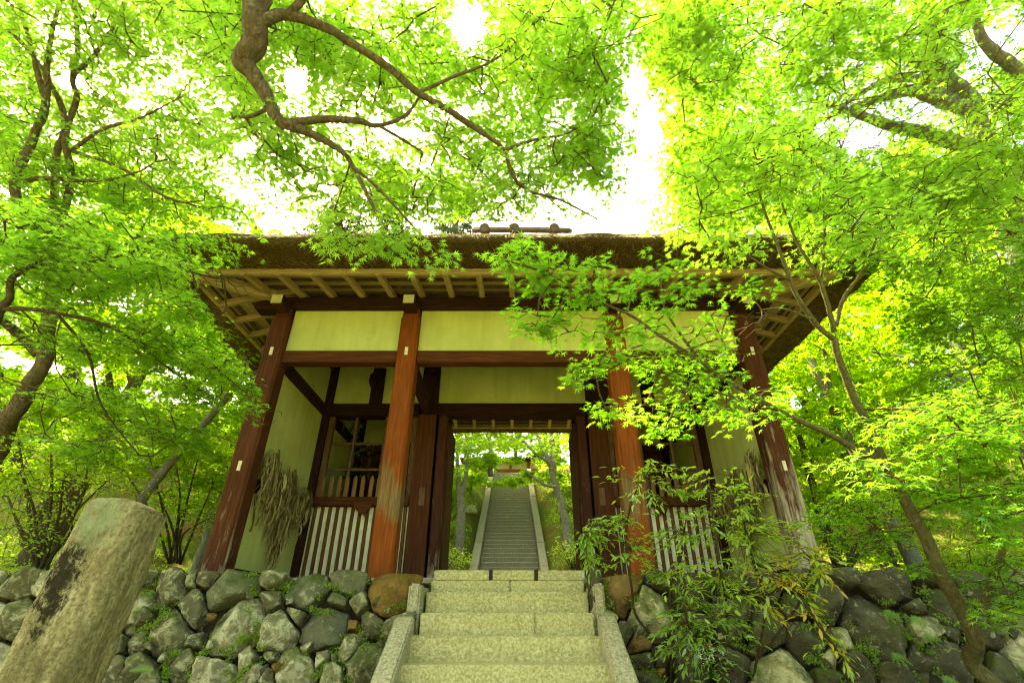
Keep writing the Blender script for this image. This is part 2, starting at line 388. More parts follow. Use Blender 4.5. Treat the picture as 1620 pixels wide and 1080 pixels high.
o = mb.build('bounce_sheet', M['bounce']); o['kind'] = 'structure'  # unseen pale sheet added to bounce light up onto the gate

# ------------------------------------------------------------------ the temple gate
YF, YM, YB = 6.0, 8.05, 10.1
ZF = .40
gate = empty('temple_gate', (0, YM, ZF), 'red timber temple gate with thatched hipped roof and plaster panels at top of stone steps', 'gate')
beam('platform', (-3.9, 5.85, .10), (3.9, 10.9, ZF), M['floor'], gate, .02)
PX = (-3.3, -1.45, 1.45, 3.3)
def post(x, y, top, m, wdt=.27):
    # square post with a wide chamfer and a narrowed neck under the bracket
    h = wdt / 2; c = .032; prof = [(-h + c, -h), (h - c, -h), (h, -h + c), (h, h - c), (h - c, h), (-h + c, h), (-h, h - c), (-h, -h + c)]
    zs = [(ZF, 1), (ZF + .9, 1), (ZF + 1.8, 1), (top - .16, 1), (top - .13, .80), (top, .80)]; zc = (ZF + top) / 2
    V = [(px * s, py * s, z - zc) for z, s in zs for px, py in prof]; Fc = []
    for i in range(len(zs) - 1):
        for k in range(8): Fc.append((i * 8 + k, i * 8 + (k + 1) % 8, (i + 1) * 8 + (k + 1) % 8, (i + 1) * 8 + k))
    Fc += [tuple(range(7, -1, -1)), tuple(range(len(zs) * 8 - 8, len(zs) * 8))]
    me = bpy.data.meshes.new('post'); me.from_pydata(V, [], Fc); me.materials.append(m); me.update()
    return under(link('post', me, None, None, (x, y, zc)), gate)
for i, x in enumerate(PX):
    p = post(x, YF, 3.92, (M['post_out'], M['post'], M['post'], M['post_right'])[i])
    for z, w_ in ((3.20, .045), (1.62, .042)):
        if i in (1, 2) and z < 2: continue
        beam('plug', (x - w_ / 2, YF - .147, z - .06), (x + w_ / 2, YF - .134, z + .06), M['plug'], p, .003)
    beam('bracket_arm', (x - .085, YF - .36, 3.83), (x + .085, YF + .2, 3.99), M['beam_y'], gate, .012)
    beam('bracket_end', (x - .075, YF - .372, 3.84), (x + .075, YF - .362, 3.98), M['end'], gate, .003)
for i, x in enumerate(PX):
    post(x, YM, 4.0, M['shaded_z'], .28 if i in (0, 3) else .30)
    post(x, YB, 3.92, M['shaded_z'])
# long beams
beam('eave_beam', (-3.75, YF - .12, 3.925), (3.75, YF + .12, 4.12), M['shaded_x'], gate, .015)
beam('eave_beam', (-3.75, YB - .12, 3.925), (3.75, YB + .12, 4.12), M['shaded_x'], gate, .015)
for s in (-1, 1):
    beam('side_eave_beam', (s * 3.3 - .115, YF + .12, 3.93), (s * 3.3 + .115, YB - .12, 4.11), M['beam_y'], gate, .015)
bays = [(-3.165, -1.585), (-1.315, 1.315), (1.585, 3.165)]
for a, b in bays:
    beam('tie_beam', (a, YF - .085, 3.06), (b, YF + .085, 3.24), M['beam_x'], gate, .012)
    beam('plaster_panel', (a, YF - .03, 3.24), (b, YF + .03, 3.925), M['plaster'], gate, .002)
    if a < -1.5 or a > 1.5:
        beam('tie_beam', (a, YB - .085, 3.06), (b, YB + .085, 3.24), M['beam_x'], gate, .012)
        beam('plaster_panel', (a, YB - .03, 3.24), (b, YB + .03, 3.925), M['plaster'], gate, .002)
# side walls
for s in (-1, 1):
    for y0, y1 in ((YF + .135, YM - .14), (YM + .14, YB - .135)):
        x = s * 3.3
        beam('sill_beam', (x - .10, y0, ZF), (x + .10, y1, ZF + .12), M['beam_y'], gate)
        beam('tie_beam', (x - .07, y0, 1.40), (x + .07, y1, 1.56), M['beam_y'], gate)
        beam('tie_beam', (x - .08, y0, 3.06), (x + .08, y1, 3.24), M['beam_y'], gate)
        for z0, z1 in ((ZF + .12, 1.40), (1.56, 3.06), (3.24, 3.93)):
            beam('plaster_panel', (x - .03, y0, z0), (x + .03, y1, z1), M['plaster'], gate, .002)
for s in (-1, 1):
    x = s * 1.45
    beam('tie_beam', (x - .07, YF + .135, 3.06), (x + .07, YM - .15, 3.24), M['beam_y'], gate)
    beam('passage_board', (x - .03, YM + .15, ZF), (x + .03, YB - .135, 3.9), M['door'], gate)
# middle row: the front of the guardian rooms and the doorway
yf = YM - .05
beam('door_lintel', (-1.30, YM - .13, 3.07), (1.30, YM + .13, 3.29), M['shaded_x'], gate, .012)
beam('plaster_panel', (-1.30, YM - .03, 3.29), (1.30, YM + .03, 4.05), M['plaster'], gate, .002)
for s in (-1, 1):
    beam('door_jamb', (s * 1.19 - .075, YM - .10, ZF), (s * 1.19 + .075, YM + .10, 3.07), M['jamb'], gate, .012)
    beam('door_leaf', (s * 1.12 - .03, YM + .12, ZF + .03), (s * 1.12 + .03, YM + 1.05, 3.02), M['door'], gate, .01)
    beam('door_board', (s * 1.45 - .16, YM - .185, ZF), (s * 1.45 + .16, YM - .152, 3.05), M['door'], gate, .006)
    beam('hinge_plate', (s * 1.42 - .045, YM - .195, 1.55), (s * 1.42 + .045, YM - .186, 1.82), M['lattice'], gate, .002)
    a, b = sorted((s * 3.16, s * 1.62))
    beam('wall_beam', (a, YM - .11, 3.06), (b, YM + .11, 3.29), M['shaded_x'], gate, .012)
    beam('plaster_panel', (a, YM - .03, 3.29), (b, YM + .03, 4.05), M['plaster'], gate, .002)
    cx = s * 2.41
    beam('strut', (cx - .11, YM - .09, 3.29), (cx + .11, YM + .09, 4.0), M['shaded_z'], gate, .012)
    nb = MB()                                            # carved nose of the strut
    pts = [Vector((cx, YM - .09, 3.72)), Vector((cx, YM - .24, 3.75)), Vector((cx, YM - .36, 3.68)), Vector((cx, YM - .40, 3.56)), Vector((cx, YM - .34, 3.50))]
    pp, rr = smooth_path(pts, [.085, .08, .07, .06, .035], 4); nb.tube(pp, rr, 10)
    under(nb.build('carved_nose', M['shaded_z'], None, True), gate)
    beam('window_rail', (a, YM - .16, 1.55), (b, YM + .05, 1.69), M['beam_x'], gate, .012)
    beam('window_stile', (a, YM - .06, 1.69), (a + .09, YM + .03, 3.06), M['lattice'], gate, .006)
    beam('window_stile', (b - .09, YM - .06, 1.69), (b, YM + .03, 3.06), M['lattice'], gate, .006)
    for x in (2.69, 2.17, 1.76):
        beam('lattice_bar', (s * x - .022, YM - .045, 1.69), (s * x + .022, YM - .005, 3.06), M['lattice'], gate, .005)
    for z in (2.60, 2.16):
        beam('lattice_bar', (a + .09, YM - .003, z - .02), (b - .09, YM + .027, z + .02), M['lattice'], gate, .005)
    nx = 11
    pk = None
    for i in range(nx):
        x = a + .13 + (b - a - .26) * i / (nx - 1)
        if pk is None:
            mb = MB(); h = .34
            prof = [(-.032, 0), (.032, 0), (.032, h * .8), (.012, h), (-.012, h), (-.032, h * .8)]
            mb.add([(u, -.012, v) for u, v in prof] + [(u, .012, v) for u, v in prof], [(0, 1, 2, 3, 4, 5), (11, 10, 9, 8, 7, 6)] + [(k, k + 6, (k + 1) % 6 + 6, (k + 1) % 6) for k in range(6)])
            pk = mb.mesh('picket'); pk.materials.append(M['picket'])
        o = link('picket', pk, None, None, (x + random.uniform(-.01, .01), YM - .105, 1.69), (0, random.uniform(-.02, .02), 0)); under(o, gate)
    fence = empty('slat_fence', ((a + b) / 2, YM - .1, ZF)); under(fence, gate)
    beam('backing_board', (a, YM - .06, ZF), (b, YM - .03, 1.55), M['white'], fence, .002)
    ns = 13
    for i in range(ns):
        x = a + .06 + (b - a - .12) * i / (ns - 1)
        beam('slat', (x - .026, YM - .088, ZF), (x + .026, YM - .062, 1.55), M['slat'], fence, .004, (0, random.uniform(-.006, .006), 0))
    # fish-shaped pendant board under the rail
    mb = MB(); W2, H2 = .15, .2
    prof = [(-W2, 0), (-W2 * .95, -.05), (-W2 * .6, -.12), (-.05, -.15), (-.035, -H2), (.01, -.17), (.045, -H2), (.06, -.15), (W2 * .65, -.11), (W2, -.04), (W2, 0)]
    n = len(prof)
    mb.add([(u + s * 2.33, YM - .20, 1.60 + v) for u, v in prof] + [(u + s * 2.33, YM - .165, 1.60 + v) for u, v in prof],
           [tuple(range(n)), tuple(range(2 * n - 1, n - 1, -1))] + [(k, k + n, (k + 1) % n + n, (k + 1) % n) for k in range(n)])
    under(mb.build('pendant_board', M['beam_x']), gate)
    beam('rear_shade_boards', (a, YB - .03, ZF), (b, YB + .03, 3.06), M['door'], gate, .002)  # dark boards in place of plaster, so the room looks shaded
beam('light_block_boards', (-3.2, YF + .13, 4.13), (3.2, YB - .13, 4.16), M['shaded_x'], gate, .002)  # boards added under the roof to block light

# eaves: rafters, battens, sheathing, hip rafters and fascia on all four sides
HX, HY = 4.25, 2.97                          # half sizes of the fascia rectangle, centred on (0, YM)
Z0, SL = 3.93, .24
def eave_side(ax, sgn):
    """ax 'y': front or rear eave, ax 'x': left or right eave"""
    half, run = (HX, HY) if ax == 'y' else (HY, HX)
    inn = run - (HY - (YM - YF)) - .12 if ax == 'y' else run - (HX - 3.3) - .1
    L = run - inn + .0
    sp = .44; k = int((half - .5) / sp)
    me_key = 'r' + ax
    ang = math.atan(SL); ln = L / math.cos(ang)
    mm = M['pale_y'] if ax == 'y' else M['rafter_x']
    for i in range(-k, k + 1):
        t = i * sp
        c = (run + inn) / 2; z = Z0 + .02 + (L / 2) * SL
        size = (.075, ln, .085) if ax == 'y' else (ln, .075, .085)
        loc = (t, YM + sgn * c, z) if ax == 'y' else (sgn * c, YM + t, z)
        rot = (-sgn * ang, 0, 0) if ax == 'y' else (0, sgn * ang, 0)
        beam('rafter', tuple(a - b / 2 for a, b in zip(loc, size)), tuple(a + b / 2 for a, b in zip(loc, size)), mm, gate, .006, rot)
    for j in range(1, 5):                      # battens across the rafters
        q = run - L * (j - .35) / 4.4; z = Z0 + .085 + (run - q) * SL; hl = half - (run - q) - .12
        size = (2 * hl, .05, .03) if ax == 'y' else (.05, 2 * hl, .03)
        loc = (0, YM + sgn * q, z) if ax == 'y' else (sgn * q, YM, z)
        rot = (-sgn * ang, 0, 0) if ax == 'y' else (0, sgn * ang, 0)
        beam('batten', tuple(a - b / 2 for a, b in zip(loc, size)), tuple(a + b / 2 for a, b in zip(loc, size)), M['batten'], gate, .004, rot)
    size = (2 * half, .07, .10) if ax == 'y' else (.07, 2 * half - .15, .10)
    loc = (0, YM + sgn * (run - .02), Z0 + .045) if ax == 'y' else (sgn * (run - .02), YM, Z0 + .045)
    beam('fascia', tuple(a - b / 2 for a, b in zip(loc, size)), tuple(a + b / 2 for a, b in zip(loc, size)), M['pale_x'] if ax == 'y' else M['pale_y'], gate, .008)
    mb = MB(); q0, q1 = run + .02, inn - .35; z0, z1 = Z0 + .105, Z0 + .105 + (q0 - q1) * SL
    def pt(t, q, z): return (t, YM + sgn * q, z) if ax == 'y' else (sgn * q, YM + t, z)
    h0, h1 = half - (run - q0), half - (run - q1)
    vs = [pt(-h0, q0, z0), pt(h0, q0, z0), pt(h1, q1, z1), pt(-h1, q1, z1)]
    vs += [(a, b, c + .03) for a, b, c in vs]
    mb.add(vs, [(0, 1, 2, 3), (7, 6, 5, 4), (0, 4, 5, 1), (1, 5, 6, 2), (2, 6, 7, 3), (3, 7, 4, 0)])
    under(mb.build('sheathing', M['pale_x'] if ax == 'y' else M['pale_y']), gate)
for sgn in (-1, 1):
    eave_side('y', sgn); eave_side('x', sgn)
    for sy in (-1, 1):
        a = Vector((sgn * (HX + .03), YM + sy * (HY + .03), Z0 + .0)); b = Vector((sgn * 3.15, YM + sy * (HY - 1.1), Z0 + .0 + 1.1 * SL))
        d = b - a; me = bpy.data.meshes.new('hip_rafter'); V, Fc = cbox_data((d.length / 2, .06, .075), .008); me.from_pydata(V, [], Fc); me.materials.append(M['pale_x']); me.update()
        o = link('hip_rafter', me, None, None, (a + b) / 2); o.rotation_euler = d.to_track_quat('X', 'Z').to_euler(); under(o, gate)

def roof():
    N = 360
    def ring(hx, hy, rc, z, zdip=0.0):
        out = []; rc = min(rc, hx * .98, hy * .98); pts = []
        for cx, cy, a0 in ((hx - rc, hy - rc, 0), (-hx + rc, hy - rc, 90), (-hx + rc, -hy + rc, 180), (hx - rc, -hy + rc, 270)):
            for k in range(13): a = R(a0 + 90 * k / 12); pts.append((cx + rc * math.cos(a), cy + rc * math.sin(a)))
        pts.append(pts[0]); P = np.array(pts); s = np.r_[0, np.cumsum(np.hypot(*np.diff(P, axis=0).T))]
        # spread evenly by angle class: same fraction of the outline on every ring
        q = np.linspace(0, s[-1], N, endpoint=False)
        return np.c_[np.interp(q, s, P[:, 0]), np.interp(q, s, P[:, 1]), np.full(N, z)]
    rings = [ring(HX - .25, HY - .25, .2, 4.17), ring(HX + .0, HY + .0, .3, 4.02), ring(HX + .05, HY + .03, .32, 3.985)]
    for t in (.25, .5, .75, 1.0): rings.append(ring(HX + .05 + .50 * t, HY + .03 + .49 * t, .35 + .35 * t, 3.985 + .02 * t))
    rings.append(ring(HX + .58, HY + .55, .7, 4.03)); rings.append(ring(HX + .57, HY + .54, .7, 4.09)); rings.append(ring(HX + .53, HY + .49, .7, 4.16))
    for k in range(1, 15):
        t = k / 14; rings.append(ring((HX + .48) * (1 - t) + 2.1 * t, (HY + .43) * (1 - t) + .16 * t, .7 * (1 - t) + .15 * t, 4.20 + 2.62 * t - .06 * math.sin(math.pi * t)))
    V = np.concatenate(rings); n = len(rings)
    for i in range(len(V)):
        r = i // N; p = Vector((V[i, 0], V[i, 1], V[i, 2]))
        if 3 <= r: 
            a = noise.noise_vector(p * 9) * .022 + noise.noise_vector(p * 2.1) * .03
            V[i] += np.array(a)
    V[:, 1] += YM
    idx = np.arange(N); T = []
    for r in range(n - 1):
        a = r * N + idx; b = r * N + (idx + 1) % N
        T.append(np.c_[a, b, b + N]); T.append(np.c_[a, b + N, a + N])
    me = tri_mesh('thatched_roof', V, np.concatenate(T), None, True); o = link('thatched_roof', me, M['thatch']); under(o, gate)
    # loose reed ends along the lip and the underside
    def reeds(name, m, cnt, fn):
        A = []; B = []; W = []; tn = []
        for _ in range(cnt):
            a, b, w_ = fn(); A.append(a); B.append(b); W.append(w_); tn.append(random.random())
        A = np.array(A); B = np.array(B); W = np.array(W)[:, None]; d = B - A; s = np.cross(d, rng.normal(size=d.shape)); s /= np.linalg.norm(s, axis=1)[:, None] + 1e-9
        Vv = np.stack([A - s * W, A + s * W, B + s * W * .6], 1).reshape(-1, 3)
        me = tri_mesh(name, Vv, np.arange(len(Vv)).reshape(-1, 3), np.repeat(tn, 3)); q = link(name, me, m); q['kind'] = 'stuff'
        q.parent = o; q.location = -(Vector(gate.location) + Vector(o.location)); return q
    lip0, lip1 = ring(HX + .44, HY + .40, .7, 4.22), ring(HX + .58, HY + .55, .7, 4.045)
    und0, und1 = ring(HX + .05, HY + .03, .32, 3.98), ring(HX + .56, HY + .53, .7, 3.995)
    def pick(r0, r1, t):
        i = random.randrange(N); f = random.random(); j = (i + 1) % N
        a = r0[i] * (1 - f) + r0[j] * f; b = r1[i] * (1 - f) + r1[j] * f
        p = a * (1 - t) + b * t; out = b - a; out = out / np.linalg.norm(out); p = p + np.array((0, YM, 0)); return p, out
    def lip():
        p, out = pick(lip0, lip1, random.random() ** .8); L = random.uniform(.03, .075)
        v = out * 1.0 + rng.normal(size=3) * .35 + np.array((0, 0, .25)); return p - v * L * .3 + np.array((0, 0, .015)), p + v * L + np.array((0, 0, .015)), random.uniform(.003, .006)
    reeds('reed_lip', M['reed'], 26000, lip)
    def under_():
        p, out = pick(und0, und1, random.random() ** .9); L = random.uniform(.03, .085)
        v = out + rng.normal(size=3) * .3; v[2] -= .12; return p - v * L * .5 + np.array((0, 0, -.004)), p + v * L * .5 + np.array((0, 0, -.012)), random.uniform(.0025, .005)
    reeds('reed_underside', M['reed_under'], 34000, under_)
    # ridge of crossed logs and poles
    def on_roof(q): q.parent = o; q.location = -(Vector(gate.location) + Vector(o.location))
    for x in (-.55, .05, .85):
        mb = MB(); mb.tube([(x, YM - .72, 6.82), (x, YM - .2, 6.92), (x, YM + .2, 6.92), (x, YM + .72, 6.82)], [.10, .095, .095, .10], 14); on_roof(mb.build('ridge_log', M['cut']))
    for dy, z, r in ((-.50, 6.98, .035), (0, 7.02, .05), (.5, 6.98, .035), (-.66, 6.78, .05)):
        mb = MB(); mb.tube([(-.8, YM + dy, z), (-.3, YM + dy, z + .01), (.7, YM + dy, z), (1.2, YM + dy, z - .01)], [r] * 4, 10); on_roof(mb.build('ridge_pole', M['cut'], None, True))
roof()

# guardian figures in the two rooms, half seen behind the lattice
def guardian(x, face, label):
    J = [(0, 0, .95), (0, 0, 1.2), (0, -.03, 1.5), (0, -.03, 1.68), (0, -.06, 1.86), (.13, 0, .9), (.2, -.05, .5), (.22, .02, .08), (.24, -.12, .03), (-.13, 0, .9), (-.2, -.05, .5), (-.22, .02, .08), (-.24, -.12, .03),
         (.27, 0, 1.5), (.46, -.05, 1.32), (.40, -.25, 1.2), (.40, -.31, 1.16), (-.27, 0, 1.5), (-.46, .0, 1.68), (-.42, -.1, 1.95), (-.42, -.13, 2.03)]
    E_ = [(0, 1), (1, 2), (2, 3), (3, 4), (0, 5), (5, 6), (6, 7), (7, 8), (0, 9), (9, 10), (10, 11), (11, 12), (2, 13), (13, 14), (14, 15), (15, 16), (2, 17), (17, 18), (18, 19), (19, 20)]
    rad = [.2, .2, .21, .08, .13, .14, .09, .06, .05, .14, .09, .06, .05, .1, .075, .055, .06, .1, .075, .055, .06]
    me = bpy.data.meshes.new('guardian_statue'); me.from_pydata([(a * face, b, c) for a, b, c in J], E_, [])
    o = link('guardian_statue', me, M['statue'], None, (x, YM + .95, ZF + .22)); o.modifiers.new('skin', 'SKIN').use_smooth_shade = True
    for i, r in enumerate(rad): me.skin_vertices[0].data[i].radius = (r, r)
    me.skin_vertices[0].data[0].use_root = True
    o.modifiers.new('sub', 'SUBSURF').render_levels = 2
    tag(o, label, 'statue', 'guardian statues in the gate rooms')
    robe = MB(); pp = []
    for k in range(24):
        a = 2 * math.pi * k / 24
        pp.append((a, 1 + .12 * math.sin(a * 6)))
    V = [(math.cos(a) * r0 * f, math.sin(a) * r0 * f * .8, z) for r0, z in ((.2, 1.05), (.26, .85), (.33, .55), (.36, .35)) for a, f in pp]
    robe.add(V, [(i * 24 + k, i * 24 + (k + 1) % 24, (i + 1) * 24 + (k + 1) % 24, (i + 1) * 24 + k) for i in range(3) for k in range(24)])
    robe.build('robe', M['statue'], o, True)
    for zz, yy, rr in ((2.0, -.04, .07),):
        mb = MB(); mb.tube([(0, yy, zz - .04), (0, yy, zz), (0, yy, zz + .06), (0, yy, zz + .09)], [.05, .075, .06, .01], 10); mb.build('topknot', M['statue'], o, True)
    b = beam('statue_plinth', (x - .5, YM + .5, ZF), (x + .5, YM + 1.4, ZF + .2), M['shaded_x'], None, .02)
    tag(b, 'low dark wooden plinth under the guardian statue in the %s gate room' % ('left' if x < 0 else 'right'), 'plinth', 'plinths in the gate rooms')
guardian(-2.2, 1, 'dark lacquered guardian statue behind the lattice of the left gate room')
guardian(2.25, -1, 'dark lacquered guardian statue behind the leafy right gate room lattice')

# rotted straw sandals hung on the side tie beams
def straw_bundle(s, label, tail):
    x0 = s * 3.3 - s * .10; segs = []
    def strip(p, L, wd, bend, tn, n=5):
        a = Vector((0, random.uniform(-bend, bend), 0)); tw = random.uniform(-.9, .9); row = []
        for k in range(n + 1):
            f = k / n; c = p + a * f * f + Vector((-s * (.03 * math.sin(f * 3) + random.uniform(-.012, .012)), random.uniform(-.016, .016), -L * f))
            ang = tw * f * 2 + random.uniform(-.5, .5); ww = Vector((math.sin(ang), math.cos(ang), random.uniform(-.3, .3))) * wd * (1 - .55 * f); row += [c - ww, c + ww]
        segs.append((row, tn))
    for _ in range(620):                       # ragged matted slab hanging over the beam
        t = random.random(); y = YF + .16 + t * 1.55; ztop = 1.92 - .20 * t + .06 * math.sin(t * 15)
        z = ztop - abs(random.gauss(0, .22)); L = random.uniform(.16, .46) * (1.25 - .5 * t); wide = random.random() < .2
        strip(Vector((x0 - s * random.uniform(0, .13), y, z)), L, random.uniform(.014, .034) if wide else random.uniform(.004, .010), .12, random.random() ** 1.4)
    for _ in range(150 if tail else 60):       # the long tail
        z = random.uniform(.9, 1.6); y = YF + 1.0 + random.gauss(0, .09) * (1.2 - (1.6 - z) * .7)
        strip(Vector((x0 - s * random.uniform(0, .08), y, z)), random.uniform(.15, .45), random.uniform(.006, .022), .08, random.random())
    for _ in range(60):                        # tufts sticking out of the top
        t = random.random(); p = Vector((x0 - s * random.uniform(0, .1), YF + .16 + t * 1.5, 1.88 - .20 * t)); q = p + Vector((-s * random.uniform(0, .1), random.uniform(-.1, .12), random.uniform(.02, .12)))
        w2 = Vector((0, .006, .003)); segs.append(([p - w2, p + w2, p.lerp(q, .6) - w2, p.lerp(q, .6) + w2, q - w2 * .3, q + w2 * .3], random.random()))
    V = []; T = []; tt = []
    for row, tn in segs:
        b = len(V); V += [tuple(v) for v in row]; tt += [tn] * len(row)
        for k in range(len(row) // 2 - 1): i = b + 2 * k; T += [(i, i + 1, i + 3), (i, i + 3, i + 2)]
    o = link('straw_bundle', tri_mesh('straw_bundle', V, T, tt), M['straw']); tag(o, label, 'straw bundle', 'rotted straw sandals hung in the gate')
straw_bundle(-1, 'rotted straw sandals with a long tail hanging on the left side wall of the gate', True)
straw_bundle(1, 'rotted tangled straw bundle hanging on the right side wall of the gate behind the shrub', False)

# ------------------------------------------------------------------ front steps
def slab(name, lo, hi, m, parent, seed, ch=.012, amp=.005):
    bm = bmesh.new(); bmesh.ops.create_cube(bm, size=1)
    s = [b - a for a, b in zip(lo, hi)]; c = [(a + b) / 2 for a, b in zip(lo, hi)]
    for v in bm.verts: v.co = Vector((v.co.x * s[0], v.co.y * s[1], v.co.z * s[2]))
    bmesh.ops.bevel(bm, geom=bm.edges[:], offset=ch, segments=2, affect='EDGES')
    bmesh.ops.subdivide_edges(bm, edges=[e for e in bm.edges if e.calc_length() > .12], cuts=max(1, min(14, int(s[0] / .1))), use_grid_fill=True)
    for v in bm.verts: v.co += Vector(noise.noise_vector((v.co + Vector((seed, 0, 0))) * 11)) * amp
    me = bpy.data.meshes.new(name); bm.to_mesh(me); bm.free(); me.materials.append(m)
    o = link(name, me, None, None, c)
    return under(o, parent) if parent is not None else o
stairs = empty('stone_steps', (-.05, 4.3, -1.2), 'short flight of rough granite steps between sloping side slabs leading up to the gate', 'steps')
edges = [(5.60, .354), (5.35, .238), (5.08, .056), (4.80, -.12), (4.50, -.30), (4.20, -.48), (3.90, -.66), (3.60, -.84), (3.30, -1.02)]
for i, (y, z) in enumerate(edges):
    yb = 5.9 if i == 0 else edges[i - 1][0] + .06
    hw = .79 if i < 3 else .845 if i < 4 else .875
    cx = -.045 if i < 3 else -.055
    nz = z - (.18 if i else .12) - .02
    if i < 3 and i != 1:
        cut = random.uniform(.0, .4)
        slab('step', (cx - hw, y, nz), (cx + cut - .002, yb, z), M['granite'], stairs, i * 3.1); slab('step', (cx + cut + .002, y, nz), (cx + hw, yb, z), M['granite'], stairs, i * 5.7)
    else:
        slab('step', (cx - hw, y, nz), (cx + hw, yb, z), M['granite'], stairs, i * 3.1)
for i, (a, b) in enumerate(((-.83, -.235), (-.215, .245), (.265, .77))):
    slab('threshold_block', (a, 5.68, .352), (b, 5.92, .458), M['granite'], stairs, 40 + i)
for a in (-.225, .255):
    slab('threshold_peg', (a - .018, 5.675, .352), (a + .018, 5.9, .465), M['earth'], stairs, 60 + a, .004, .001)
def cheek(x0, x1, dx, name):
    d = Vector((0, 3.3 - 4.86, -1.02 + .02)); ang = math.atan2(d.z, -d.y)
    mb = MB(); L = 1.95; sl_ = (-1.06) / 1.62
    y0, z0 = 4.86, .03
    prof = [(y0 + .05, z0 - .22), (y0 + .05, z0 - .01), (y0, z0), (y0 - 1.75, z0 + 1.75 * sl_), (y0 - 1.8, z0 + 1.8 * sl_ - .24)]
    n = 5; sh = [0, 0, 0, dx, dx]
    V = [(x0 + sh[k] , y, z) for k, (y, z) in enumerate(prof)] + [(x1 + sh[k], y, z) for k, (y, z) in enumerate(prof)]
    mb.add(V, [tuple(range(n)), tuple(range(2 * n - 1, n - 1, -1))] + [(k, k + n, (k + 1) % n + n, (k + 1) % n) for k in range(n)])
    me = mb.mesh(name); bm = bmesh.new(); bm.from_mesh(me); bmesh.ops.recalc_face_normals(bm, faces=bm.faces[:])
    bmesh.ops.bevel(bm, geom=bm.edges[:], offset=.015, segments=2, affect='EDGES')
    bmesh.ops.subdivide_edges(bm, edges=[e for e in bm.edges if e.calc_length() > .2], cuts=12, use_grid_fill=True)
    for v in bm.verts: v.co += Vector(noise.noise_vector(v.co * 10)) * .005
    bm.to_mesh(me); bm.free(); me.materials.append(M['curb'])
    return under(link(name, me), stairs)
cheek(-1.01, -.85, -.02, 'side_slab'); cheek(.745, .90, .02, 'side_slab')
for s, xa, xb in ((-1, -.98, -.86), (1, .76, .87)):
    slab('edge_stone', (xa, 5.15, -.2), (xb, 5.72, .30), M['curb'], stairs, 80 + s, .02, .012)

# leaf shapes and leaf clouds
def star(angles, lens, valley, droop=.16, base=.10):
    V = [(0, .0, .03)]; n = len(angles); ring = []
    for i, (a, l) in enumerate(zip(angles, lens)):
        a = R(a)
        if i == 0: ring.append((base * math.sin(a - .5), -base * .6, 0.0))
        ring.append((math.sin(a) * l, math.cos(a) * l, -droop * l * l))
        if i < n - 1:
            m = (a + R(angles[i + 1])) / 2; v = valley * (l + lens[i + 1]) / 2; ring.append((math.sin(m) * v, math.cos(m) * v, .02))
        else: ring.append((base * math.sin(a + .5), -base * .6, 0.0))
    T = [(0, i + 2, i + 1) for i in range(len(ring) - 1)]
    return np.array(V + ring), np.array(T)
LEAF7 = star((-122, -78, -40, 0, 40, 78, 122), (.36, .70, .92, 1.0, .92, .70, .36), .29)
LEAF5 = star((-100, -48, 0, 48, 100), (.55, .88, 1.0, .88, .55), .29)
def tri_star(angles, lens, w_):
    V = []; T = []
    for a, l in zip(angles, lens):
        a = R(a); s, c = math.sin(a), math.cos(a); b = len(V)
        V += [(-c * w_, s * w_, 0), (c * w_, -s * w_, 0), (s * l, c * l, -.14 * l)]; T.append((b, b + 1, b + 2))
    return np.array(V), np.array(T)
LEAF_M = tri_star((-95, -47, 0, 47, 95), (.6, .9, 1, .9, .6), .15)
LEAF_F = tri_star((-70, 0, 70), (.85, 1, .85), .26)
LANCE = (np.array([(0, 0, 0), (-.16, .35, .03), (.16, .35, .03), (0, .4, -.02), (-.125, .7, .0), (.125, .7, .0), (0, .72, -.04), (0, 1.0, -.14)]),
         np.array([(0, 3, 1), (0, 2, 3), (1, 3, 6), (1, 6, 4), (2, 6, 3), (2, 5, 6), (4, 6, 7), (6, 5, 7)]))
OVAL = (np.array([(0, 0, 0), (-.24, .4, .05), (.24, .4, .05), (0, .45, -.02), (0, 1.0, -.08)]), np.array([(0, 3, 1), (0, 2, 3), (1, 3, 4), (3, 2, 4)]))
def frames(D, Nn):
    D = D / (np.linalg.norm(D, axis=1, keepdims=True) + 1e-9); Z = Nn - (Nn * D).sum(1, keepdims=True) * D
    Z = Z / (np.linalg.norm(Z, axis=1, keepdims=True) + 1e-9); X = np.cross(D, Z); return X, D, Z
def leaf_arrays(tpl, P, D, Nn, sc, tint):
    TV, TT = tpl; X, Y, Z = frames(D, Nn); n, k = len(P), len(TV); s = sc[:, None, None]
    zz = TV[None, :, 2:3] * rng.uniform(-.6, 2.2, (n, 1, 1))
    V = P[:, None] + s * (X[:, None] * TV[None, :, 0:1] * rng.uniform(.85, 1.1, (n, 1, 1)) + Y[:, None] * TV[None, :, 1:2] + Z[:, None] * zz)
    T = TT[None] + (np.arange(n) * k)[:, None, None]
    return V.reshape(-1, 3), T.reshape(-1, 3), np.repeat(tint, k)

